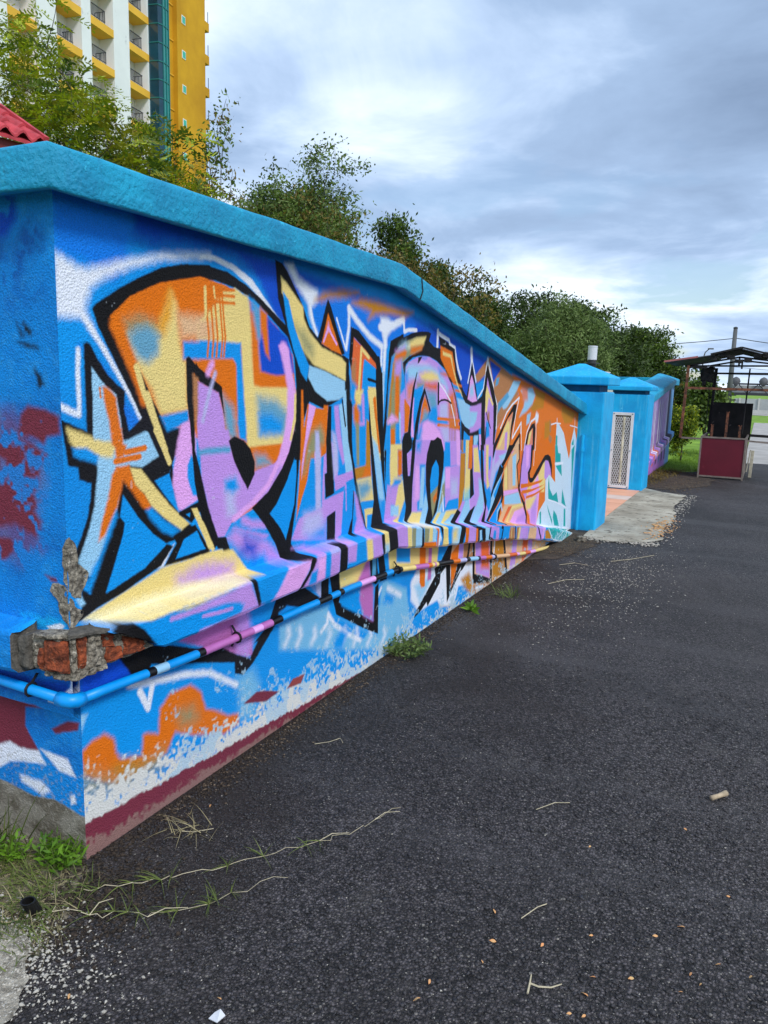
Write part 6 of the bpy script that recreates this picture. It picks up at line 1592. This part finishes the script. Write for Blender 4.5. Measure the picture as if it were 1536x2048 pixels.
# counter: framed maroon box
H0,H1=.02,.745
b=MB(); b.box((sx0+.015,sy0+.012,.04),(sx1-.015,sy0+.03,H1-.02)); b.build('front_board',M['maroon'],stall)
b=MB(); b.box((sx1-.03,sy0+.035,.05),(sx1-.014,sy1-.03,H1-.03)); b.build('side_board',M['alu'],stall)
b=MB(); b.box((sx0+.014,sy0+.035,.05),(sx0+.03,sy1-.03,H1-.03)); b.build('side_board',M['alu'],stall)
b=MB(); w=.028
for x in (sx0,sx1-w):
    for y in (sy0,sy1-w): b.box((x,y,0),(x+w,y+w,H1))
for z in (.025,H1-w):
    b.box((sx0+w,sy0,z),(sx1-w,sy0+w,z+w)); b.box((sx0+w,sy1-w,z),(sx1-w,sy1,z+w))
    b.box((sx0,sy0+w,z),(sx0+w,sy1-w,z+w)); b.box((sx1-w,sy0+w,z),(sx1,sy1-w,z+w))
b.build('counter_frame',M['alu'],stall)
b=MB(); b.box((sx0+.03,sy0+.03,.60),(sx1-.03,sy1-.03,.62)); b.build('tray',M['soot'],stall)
# sooty back plate and side of the grill
b=MB(); b.box((sx0+.06,sy1-.1,.62),(sx1+.02,sy1-.06,1.33)); b.build('back_plate',M['soot'],stall,bevel=.006)
b=MB(); b.box((sx1-.02,sy1-.75,.745),(sx1+.0,sy1-.1,1.28)); 
for x,h_ in ((sx0+.17,.93),(sx0+.40,1.16),(sx0+.62,.93)):
    q=MB(); q.bar((x,sy0+.1,.62),(x,sy0+.1,h_),.04,.022); q.bar((x,sy0+.1,h_),(x-.025,sy0+.1,h_+.03),.016); q.bar((x,sy0+.1,h_),(x+.025,sy0+.1,h_+.03),.016); q.build('skewer_rest',M['rust'],stall)
# frame posts, rails
def bars(name,m,L):
    for p,q,w_ in L: b=MB(); b.bar(p,q,w_); b.build(name,M[m],stall)
fx0,fx1=-1.36,.72
bars('post','rust',[((fx0,sy0,.70),(fx0+.03,sy0,1.98),.045),((fx1,sy0,.70),(fx1,sy0,2.0),.045)])
bars('post','black_steel',[((fx0+.36,sy1+.1,.72),(fx0+.40,sy1+.1,1.98),.05),((fx1+.05,sy1+.1,.72),(fx1+.05,sy1+.1,1.98),.05)])
bars('rail','alu',[((fx0,sy0+.02,.70),(sx0,sy0+.02,.695),.03),((sx1,sy0+.02,.70),(fx1,sy0+.02,.66),.03)])
bars('rail','black_steel',[((fx0+.36,sy1+.1,.735),(sx0+.05,sy1+.1,.73),.04),((sx1,sy1+.1,.72),(fx1+.05,sy1+.1,.70),.05),((fx0,sy0,1.96),(fx0+.38,sy1+.1,1.96),.04),((fx1,sy0,1.98),(fx1+.05,sy1+.1,1.98),.04),
  ((fx0+.4,sy1+.1,1.88),(fx1+.05,sy1+.1,1.90),.035),((fx0+.03,sy0+.02,1.97),(fx1,sy0+.02,2.0),.03)])
bars('rail','rust',[((fx0+.02,sy0,1.585),(fx1,sy0,1.58),.042)])
b=MB(); 
for y in (sy0+.02,sy1+.08):
    b.bar((fx0,y,1.97),(-.52,y,2.13),.03); b.bar((-.52,y,2.13),(fx1,y,2.0),.03); b.bar((-.52,y,1.97),(-.52,y,2.14),.03)
b.build('truss',M['black_steel'],stall)
for x in (-.35,-.92,-1.05):
    b=MB(); b.tube([(x,sy0+.5,1.95),(x-.02,sy0+.5,1.60 if x<-.5 else .8)],.006 if x<-.5 else .014,5); b.build('hanging_rod',M['black_steel'],stall)
b=MB(); b.tube([(-1.02,sy1-.4,1.75),(-1.03,sy1-.4,.74)],.006,5); b.build('hanging_rod',M['black_steel'],stall)
# corrugated roof: two slopes, torn and overlapping near the ridge
def roofsheet(x0,z0,x1,z1,y0,y1,m,n=10,amp=.012,name='roof_sheet',ragx=0.):
    b=MB(); ny=int((y1-y0)/.05); rr_=random.Random(int(x0*100)+3)
    for t in (0,1):
        for j in range(ny+1):
            y=y0+(y1-y0)*j/ny; zz=amp*math.sin(j*1.6)
            r0=rr_.uniform(-ragx,ragx); 
            for i in range(3):
                a=i/2; b.v.append((x0+(x1-x0)*a+(r0 if i==2 else 0),y,z0+(z1-z0)*a+zz-(.008 if t else 0)))
    o=(ny+1)*3
    for j in range(ny):
        for i in range(2):
            a=j*3+i; b.f.append((a,a+1,a+4,a+3)); b.f.append((o+a,o+a+3,o+a+4,o+a+1)); b.mi+=[0,0]
        b.f.append((j*3,j*3+3,o+j*3+3,o+j*3)); b.f.append((j*3+2,o+j*3+2,o+j*3+5,j*3+5)); b.mi+=[0,0]
    for j in (0,ny):
        for i in range(2): a=j*3+i; b.f.append((a,o+a,o+a+1,a+1) if j==0 else (a,a+1,o+a+1,o+a)); b.mi.append(0)
    return b.build(name,M[m],stall)
roofsheet(-1.72,2.03,-.92,2.16,sy0-.1,sy1+.5,'sheet'); roofsheet(-.98,2.165,-.50,2.275,sy0-.12,sy1+.4,'soot',ragx=.02)
roofsheet(-.53,2.27,-.12,2.17,sy0-.1,sy1+.4,'soot',ragx=.04); roofsheet(-.14,2.215,.95,2.10,sy0-.1,sy1+.5,'sheet')
b=MB(); b.bar((-1.735,sy0-.14,2.035),(-1.18,sy0-.12,2.125),.02,.03); b.build('roof_edge',M['pink_edge'],stall)
b=MB(); b.bar((-.98,sy0-.14,2.17),(-.5,sy0-.14,2.29),.02,.03); b.bar((-.5,sy0-.14,2.29),(-.1,sy0-.14,2.19),.02,.03); b.build('ridge_edge',M['black_steel'],stall)
for k in range(7):
    x=-1.0+k*.14; z=2.13+.06*math.sin(k*1.4); q=lump(((x,sy0-.1,z-.05),(x+.12,sy0+.0,z+.01)),(3,1,2),.015,20,60+k); q.build('torn_sheet',M['soot'],stall)
# rag hanging under the roof
q=lump(((-1.13,sy0+.25,1.70),(-.93,sy0+.33,1.95)),(5,2,7),.05,14,77)
q2=lump(((-1.10,sy0+.26,1.63),(-1.04,sy0+.3,1.74)),(2,2,4),.025,18,78); o=len(q.v); q.v+=q2.v; q.f+=[tuple(i+o for i in f) for f in q2.f]; q.mi+=q2.mi
tag(q.build('rag',M['black_steel'],None,smooth=True,origin=(-1.03,sy0+.28,1.8)),'ragged black cloth hanging under the stall roof','cloth')
# weathered board leaning by the counter
b=MB(); b.bar((-.175,15.55,0),(-.165,15.6,.49),.055,.03); b.bar((-.235,15.3,.12),(-.20,15.3,.52),.02,.03)
tag(b.build('leaning_board',mat('weathered_board',srgb(186,180,160),.9,.3,12,.4,40),None,bevel=.004,origin=(-.17,15.6,0)),'short pale weathered board leaning beside the maroon counter','board')
# ------------------------------------------------------------------ plants and litter on the ground
def blades(bases,dirs,L,w,rng,seg=3,droop=.6):
    """arched grass blades, each a narrow tapering strip"""
    n=len(bases); d=dirs/np.linalg.norm(dirs,axis=1)[:,None]; s=np.cross(d,np.tile([0,0,1.],(n,1))); s/=np.linalg.norm(s,axis=1)[:,None]+1e-9
    s=s*np.cos(.5)+np.cross(s,d)*.4
    L=L[:,None]; V=[]
    for k in range(seg+1):
        t=k/seg; p=bases+d*L*t; p=p.copy(); p[:,2]-=(L[:,0]*droop*t*t); p[:,2]=np.maximum(p[:,2],.004)
        ww=w*(1-t*.92); V.append(p-s*ww/2); V.append(p+s*ww/2)
    v=np.stack(V,1).reshape(-1,3); f=[]
    base=np.arange(n)[:,None]*(2*(seg+1))
    f=np.concatenate([base+np.array([[2*k,2*k+1,2*k+3,2*k+2]]) for k in range(seg)],0)
    return v,f
rg=np.random.default_rng(3)
def field(n,fn): 
    return np.array([fn() for _ in range(n)])
def rnd(a,b): return a+(b-a)*rg.random()
# grass at the foot of the end wall
def gpos():
    while True:
        x,y=rnd(-2.3,-1.62),rnd(1.05,1.58)
        if x<-1.60-.5*(y-1.05)+.18*rg.random() and (y>1.22 or rg.random()<.3 or x<-1.9): return (x,y,0)
bs=field(1150,gpos); dr=np.stack([rg.normal(size=len(bs))*.6,rg.normal(size=len(bs))*.5-.1,.4+.6*rg.random(len(bs))],1)
v,f=blades(bs,dr,.05+.11*rg.random(len(bs)),.0038,rg)
o=np_mesh('rough_grass',v,f,LV['grass']); tag(o,'rough green grass at the foot of the blue end wall','grass',kind='stuff')
bs=field(900,gpos); dr=np.stack([rg.normal(size=len(bs)),rg.normal(size=len(bs))-.1,.15+.3*rg.random(len(bs))],1)
v,f=blades(bs,dr,.05+.13*rg.random(len(bs)),.003,rg); o=np_mesh('dry_grass',v,f,LV['dry']); tag(o,'dry straw mixed into the grass by the wall corner','dry grass',kind='stuff')
# long tuft leaning in from the left
bs=np.stack([rg.normal(size=70)*.05-2.13,rg.normal(size=70)*.03+1.50,np.zeros(70)],1); dr=np.stack([.35+.35*rg.normal(size=70),-.15+.2*rg.normal(size=70),1.0+.2*rg.random(70)],1)
v,f=blades(bs,dr,.22+.25*rg.random(70),.006,rg,5,.35); t=thing('grass_tuft','tall drooping grass tuft against the maroon patch of the end wall','grass',(-2.13,1.5,0)); tag(np_mesh('blade_cluster',v,f,LV['grass'],t),kind='stuff')
# leafy weeds
def weed(name,label,x,y,r,h,n,ls,lm,seed,group=None,tr=0.):
    g=np.random.default_rng(seed); t=thing(name,label,'weed',(x,y,0),group); b=MB(); C=[];D=[]
    for k in range(n):
        a=g.random()*6.283; rr=r*math.sqrt(g.random()); hh=h*(.45+.55*g.random())*(1-.4*rr/r)
        p0=(x+math.cos(a)*rr*.4,y+math.sin(a)*rr*.4,0); p1=(x+math.cos(a)*rr,y+math.sin(a)*rr,hh)
        b.tube([p0,((p0[0]+p1[0])/2,(p0[1]+p1[1])/2,hh*.6),p1],.0014,4,cap=False)
        for j in range(7):
            s_=.35+.65*j/6; p=np.array(p0)*(1-s_)+np.array(p1)*s_; aa=j*2.4; C.append(p); D.append([math.cos(aa),math.sin(aa),.35])
    b.build('stem',M['weedstem'],t)
    C=np.array(C); D=np.array(D); v,f=leaf_quads(C,ls*(.7+.6*g.random(len(C))),.30,g,0,D); np_mesh('foliage',v,f,LV[lm],t); return t
M['weedstem']=mat('weed_stem',(.12,.17,.04),.8,.2,20)
weed('leafy_weed','bright green leafy weed at the very corner of the wall',-1.875,1.555,.085,.11,34,.036,'weed',4)
weed('leafy_weed','small bright weed at the left edge by the bare concrete',-2.08,1.43,.045,.10,12,.034,'weed',5)
weed('leafy_weed','low green weed growing beside the concrete foot of the end wall',-2.02,1.50,.06,.12,16,.03,'weed',6)
weed('bushy_weed','dense grey green weed growing where the mural wall meets the asphalt',-1.715,3.86,.15,.125,60,.034,'olive',7)
weed('leafy_weed','tiny two leaved seedling on the dark edge of the asphalt',-1.70,4.89,.03,.05,3,.07,'weed',9)
g=np.random.default_rng(31)
bs=np.stack([g.normal(size=46)*.04-1.585,g.normal(size=46)*.06+5.40,np.zeros(46)],1); dr=np.stack([g.normal(size=46)*.5,g.normal(size=46)*.5,.55+.5*g.random(46)],1)
v,f=blades(bs,dr,.10+.16*g.random(46),.0055,g,4,.5); t=thing('grass_tuft','thin dull grass tuft rooted in the asphalt near the middle of the wall','grass',(-1.585,5.4,0)); tag(np_mesh('blade_cluster',v,f,LV['olive'],t),kind='stuff')
g=np.random.default_rng(32)
bs=np.stack([g.normal(size=34)*.035-1.64,g.normal(size=34)*.03+1.905,np.zeros(34)],1); dr=np.stack([g.normal(size=34)*.7,g.normal(size=34)*.6,.5*g.random(34)+.15],1)
v,f=blades(bs,dr,.06+.09*g.random(34),.0032,g,4,.3); t=thing('grass_tuft','small straggly tuft on the asphalt beside the maroon skirting','grass',(-1.64,1.9,0)); tag(np_mesh('blade_cluster',v,f,LV['dry'],t),kind='stuff')
# creeping runners with blades
def runner(label,pts,seed,nbl=70,end=1.):
    g=np.random.default_rng(seed); t=thing('grass_runner',label,'grass runner',pts[0]); P=[Vector(p) for p in pts]; fine=[]
    for i in range(len(P)-1):
        for k in range(6): 
            q=P[i].lerp(P[i+1],k/6); fine.append((q.x+g.normal()*.009,q.y+g.normal()*.011,.008+abs(g.normal())*.006))
    b=MB(); b.tube(fine,[.0015*(1-.5*i/len(fine)) for i in range(len(fine))],5); b.build('stem',M['straw'],t)
    ii=g.choice(g.integers(0,int(len(fine)*end),max(4,nbl//6)),nbl); bs=np.array([fine[i] for i in ii]); dr=np.stack([g.normal(size=nbl),g.normal(size=nbl),.25+.35*g.random(nbl)],1)
    v,f=blades(bs,dr,.04+.06*g.random(nbl),.0042,g,3,.3); tag(np_mesh('blade_cluster',v,f,LV['grass'] if seed%2 else LV['dry'],t),kind='stuff')
    for s_ in range(2):
        i=int(g.integers(3,len(fine)-2)); a=g.normal()*.8; q=Vector(fine[i]); b=MB(); b.tube([tuple(q),tuple(q+Vector((.03*math.cos(a),.04,.012))),tuple(q+Vector((.06*math.cos(a)+.02,.08,.006)))],[.0018,.0015,.0008],4); b.build('side_stem',M['straw'],t)
M['straw']=mat('straw',(.50,.44,.30),.8,.3,30); M['twig']=mat('twig_wood',(.46,.36,.24),.85,.3,30)
runner('long pale creeping grass runner lying across the asphalt',[(-1.70,1.50,0),(-1.60,1.60,0),(-1.50,1.66,0),(-1.36,1.86,0),(-1.21,2.05,0),(-1.11,2.22,0),(-1.05,2.41,0)],41,60,.7)
runner('shorter greener runner below the long pale one',[(-1.72,1.40,0),(-1.58,1.44,0),(-1.44,1.52,0),(-1.32,1.66,0),(-1.20,1.90,0)],43,80,.9)
# black pipe stub in the grass
b=MB(); c=(-1.765,1.375,0); b.lathe(c,[(.021,-.01),(.021,.05)],14); 
st_=MB(); n=16
for r,z in ((.021,-.01),(.021,.052),(.0165,.052),(.0165,-.01)):
    for k in range(n): a=2*math.pi*k/n; st_.v.append((c[0]+r*math.cos(a)+z*.1,c[1]+r*math.sin(a)-z*.5,z))
for L in range(3):
    for k in range(n): st_.f.append((L*n+k,L*n+(k+1)%n,(L+1)*n+(k+1)%n,(L+1)*n+k)); st_.mi.append(0)
tag(st_.build('pipe_stub',mat('black_plastic',(.012,.012,.013),.45,.1,8),None,origin=c),'open black plastic pipe stub sticking out of the weeds','pipe')
# dark old slipper-like slab at the left edge
q=lump(((-2.16,1.42,.0),(-2.10,1.50,.05)),(4,5,3),.012,20,90); tag(q.build('dark_stone',mat('dark_stone',(.05,.048,.046),.9,.3,20,.5,60),None,origin=(-2.13,1.46,0)),'dark broken stone lying by the bare concrete at the left edge','stone')
# twigs, bone-like stick, paper, pebble
b=MB(); b.tube([(-.045,3.015,.012),(-.02,3.045,.014),(.004,3.082,.013)],[.010,.0085,.012],8); tag(b.build('broken_stick',M['twig'],None,smooth=True,origin=(-.02,3.05,0)),'short thick pale stick lying alone on the asphalt at right','stick')
b=MB(); b.tube([(-.404,1.751,.006),(-.408,1.785,.007),(-.413,1.817,.006)],[.0028,.0026,.0018],6); b.tube([(-.408,1.785,.007),(-.385,1.783,.008),(-.355,1.797,.007),(-.333,1.823,.006)],[.0028,.0024,.002,.0015],6)
tag(b.build('forked_twig',M['straw'],None,origin=(-.404,1.78,0)),'small forked yellow twig on the asphalt near the bottom','twig')
for i,(lab,pts) in enumerate([('thin pale stalk beside the runner, close to the wall',[(-1.66,1.885,.005),(-1.62,1.90,.006),(-1.575,1.95,.005)]),('curled straw bits below the weed on the wall foot',[(-1.60,2.66,.005),(-1.55,2.70,.01),(-1.53,2.76,.006),(-1.50,2.73,.005)]),
  ('pale straw lying crosswise in front of the concrete apron',[(-1.13,7.0,.005),(-.98,7.2,.006),(-.82,7.5,.005)]),('long straw in front of the low end of the mural',[(-1.42,5.9,.005),(-1.32,6.1,.008),(-1.20,6.2,.005)]),
  ('bent straw near the dirt strip',[(-1.50,6.6,.005),(-1.40,6.75,.006),(-1.28,6.72,.005)]),('single straw in the middle of the dark asphalt',[(-.62,2.62,.004),(-.57,2.70,.005),(-.52,2.73,.004)]),('fine straw at the right edge of the asphalt',[(.20,3.35,.004),(.28,3.42,.005),(.36,3.40,.004)]),('short straw left of the broken stick',[(-.50,2.02,.004),(-.47,2.09,.006),(-.45,2.12,.004)])]):
    b=MB(); b.tube(pts,.0015+.0008*(i in (2,3,4)),5); tag(b.build('straw',M['straw'],None,origin=pts[0]),lab,'straw',group='straws scattered on the asphalt')
q=MB(); q.add([(-1.075,1.305,.004),(-1.045,1.30,.010),(-1.043,1.33,.006),(-1.062,1.335,.012),(-1.072,1.325,.006),(-1.075,1.305,.002),(-1.045,1.30,.008),(-1.043,1.33,.004),(-1.062,1.335,.010),(-1.072,1.325,.004)],[(0,1,2,3,4),(9,8,7,6,5),(0,5,6,1),(1,6,7,2),(2,7,8,3),(3,8,9,4),(4,9,5,0)])
tag(q.build('paper_scrap',M['white_metal'],None,origin=(-1.06,1.32,0)),'small white scrap of paper at the bottom edge of the photo','paper')
q=lump(((-1.60,7.74,0),(-1.52,7.82,.05)),(4,4,3),.012,30,95); tag(q.build('pale_stone',M['mortar'],None,smooth=True,origin=(-1.56,7.78,0)),'pale stone at the low end of the mural beside the pillar','stone')
# fallen petals
M['petal']=mat('orange_petal',(.62,.26,.10),.7,.4,60,col2=(.50,.36,.16))
pr=[(-.545,1.89),(-.544,1.804),(-.008,2.002),(-.267,1.892),(-.174,1.932),(-.138,2.132),(-.302,2.047),(-.272,1.822),(-.259,1.748),(-.651,1.601),(.029,2.102),(.041,2.427),(-.115,2.757),(-.394,2.483),(-.578,2.013),(-.415,1.942),(.11,2.094),(-.053,1.949),(-.294,1.738),(-.035,2.027),(-1.424,1.196),(-1.091,1.369),(-1.68,2.06),(-.642,1.669),(-.076,2.212)]
pme=MB(); 
for sgn in (0,.0012):
    for t in range(5): a=t/4; pme.v+=[(-.010+.02*a,.0045*math.sin(a*math.pi)+.004*a*a,.002+.004*math.sin(a*math.pi)+sgn),(-.010+.02*a,-.0035*math.sin(a*math.pi)+.004*a*a,.002+.001*math.sin(a*math.pi*2)+sgn)]
for t in range(4): pme.f+=[(2*t,2*t+1,2*t+3,2*t+2),(10+2*t,10+2*t+2,10+2*t+3,10+2*t+1),(2*t,2*t+2,10+2*t+2,10+2*t),(2*t+1,10+2*t+1,10+2*t+3,2*t+3)]
pme.mi=[0]*len(pme.f)
p0=pme.build('fallen_petal',M['petal']); p0.location=(pr[0][0],pr[0][1],0); tag(p0,'small curled orange petal fallen on the asphalt','petal','fallen petals on the asphalt')
for x,y in pr[1:]:
    c=p0.copy(); COL.objects.link(c); c.location=(x,y,.001); c.rotation_euler=(0,0,random.uniform(0,6.28)); s_=random.uniform(.6,1.1); c.scale=(s_,s_,s_)
# loose grit, chips and leaf litter: nobody could count them
def bits(name,n,posfn,size,m,seed,flat=.6,label=None,cat='grit'):
    g=np.random.default_rng(seed); P=np.array([posfn(g) for _ in range(n)]); oct_=np.array([[1,0,0],[0,1,0],[-1,0,0],[0,-1,0],[0,0,1],[0,0,-1]],float)
    F=np.array([[0,1,4],[1,2,4],[2,3,4],[3,0,4],[1,0,5],[2,1,5],[3,2,5],[0,3,5]])
    S=size*(.45+.9*g.random((n,1,1)))*np.stack([.6+.8*g.random(n),.6+.8*g.random(n),flat*(.6+.6*g.random(n))],1)[:,None,:]
    V=oct_[None]*(1+.35*g.normal(size=(n,6,1)))*S; a=g.random(n)*6.283; ca,sa=np.cos(a)[:,None],np.sin(a)[:,None]
    X=V[...,0]*ca-V[...,1]*sa; Y=V[...,0]*sa+V[...,1]*ca
    V=np.stack([X+P[:,0:1],Y+P[:,1:2],V[...,2]+P[:,2:3]+S[:,:,2]*.3],-1).reshape(-1,3)
    f=(np.arange(n)[:,None,None]*6+F[None]).reshape(-1,3)
    o=np_mesh(name,V,f,m); tag(o,label,cat,kind='stuff')
M['chip']=mat('pale_chip',(.46,.43,.38),.8,.4,70,col2=(.30,.28,.24)); M['stone_dark']=mat('asphalt_stone',(.045,.043,.048),.6,.5,70,.3,200,col2=(.016,.0155,.017)); M['leafbit']=mat('leaf_litter',(.17,.125,.085),.9,.5,60,col2=(.05,.035,.025))
def onlot(g,a,b,c,d):
    while True:
        x,y=a+(b-a)*g.random(),c+(d-c)*g.random()**1.5
        if x>-1.80 and not (y<1.62 and x<-1.58): return (x,y,0)
bits('asphalt_stones',26000,lambda g:onlot(g,-1.8,1.1,.95,4.2),.0052,M['stone_dark'],1,.7,'loose dark aggregate standing proud of the asphalt','gravel')
bits('pale_chips',2600,lambda g:onlot(g,-1.8,1.4,.95,6.5),.0023,M['chip'],2,.6,'tiny pale chips sprinkled over the asphalt')
def left_lot(g):
    return (-1.5+abs(g.normal())*.28-.15*g.random(),1.08+abs(g.normal())*.25,0)
bits('pale_chips',260,left_lot,.0022,M['chip'],3,.6,'white grit spilling from the verge onto the asphalt')
bits('pale_chips',1500,lambda g:(-1.05+g.normal()*.26,6.3+g.normal()*.8,0),.0055,M['chip'],4,.5,'patch of pale grit in front of the apron')
bits('verge_grit',1700,lambda g:(-1.72+g.normal()*.17,1.20+g.normal()*.09,.004),.0046,M['chip'],5,.7,'coarse pale grit at the edge of the verge')
def foot(g):
    y=1.9+6.2*g.random(); return (-1.80+abs(g.normal())*(.06+.03*max(0,y-4)),y,.002)
bits('leaf_litter',1700,foot,.0055,M['leafbit'],6,.35,'brown leaf litter collected along the foot of the wall','litter')
bits('leaf_litter',700,lambda g:(-1.2+g.normal()*.22,13.6+g.normal()*.8,.006),.012,M['leafbit'],7,.4,'leaf litter on the dirt by the lawn edge','litter')
bits('leaf_litter',900,lambda g:((-.9+g.normal()*.06,8.0+4.2*g.random(),.006) if g.random()<.5 else (-1.6+.75*g.random(),8.0+g.normal()*.07,.006)),.011,M['chip'],17,.5,'pale crumbs and dirt along the broken edge of the apron','litter')
bits('leaf_litter',1200,lambda g:(-1.62+g.normal()*.12,7.0+1.1*g.random(),.006),.006,M['leafbit'],18,.4,'leaf litter on the dark dirt beside the low end of the mural','litter')
bits('orange_litter',160,lambda g:(-.93+g.normal()*.07,9.05+g.normal()*.35,.013),.016,M['petal'],8,.4,'orange husks in a heap on the edge of the concrete apron','litter')
M['crumb']=mat('soil_crumb',(.05,.036,.026),1.,.5,60,col2=(.018,.013,.010))
bits('soil_crumbs',5200,lambda g:(-1.815+abs(g.normal())*.055,1.66+6.3*g.random(),.0),.0058,M['crumb'],21,.6,'dark soil and crumbs banked against the foot of the wall','soil')
bits('soil_crumbs',1400,lambda g:(-1.66+g.normal()*.10,1.48+g.normal()*.12,.002),.006,M['crumb'],22,.6,'dark soil spilling out under the corner weeds','soil')
# lawn blades between wall and stall
g=np.random.default_rng(77); N=9000
bs=np.stack([-1.84+1.3*g.random(N),15.2+6.5*g.random(N)**1.3,np.zeros(N)-.02],1); bs=bs[(bs[:,1]>15.7+ (bs[:,0]+1.5)*.6)]
bs=bs[(bs[:,0]<-.95+.02*(bs[:,1]-15))|(bs[:,1]>18.9)]; n=len(bs)
dr=np.stack([g.normal(size=n)*.5,g.normal(size=n)*.5,.7+.4*g.random(n)],1); v,f=blades(bs,dr,.05+.08*g.random(n),.012,g,2,.3)
M['x']=None
lawnm=leaf_mat('lawn_blade',(.22,.36,.03),(.10,.20,.02),3); o=np_mesh('lawn_grass',v,f,lawnm); tag(o,'bright green lawn between the lilac wall and the stall','grass',kind='stuff')
N=1400; bs=np.stack([-1.80+.75*g.random(N),13.0+2.8*g.random(N),np.zeros(N)],1); bs=bs[bs[:,0]<-1.75+.25*g.random(N)+.12*(bs[:,1]-13)]; n=len(bs)
dr=np.stack([g.normal(size=n)*.6,g.normal(size=n)*.5,.6+.4*g.random(n)],1); v,f=blades(bs,dr,.06+.14*g.random(n),.010,g,3,.5); o=np_mesh('rough_grass',v,f,LV['brown']); tag(o,'dull rough grass at the foot of the far graffiti wall','grass',kind='stuff')
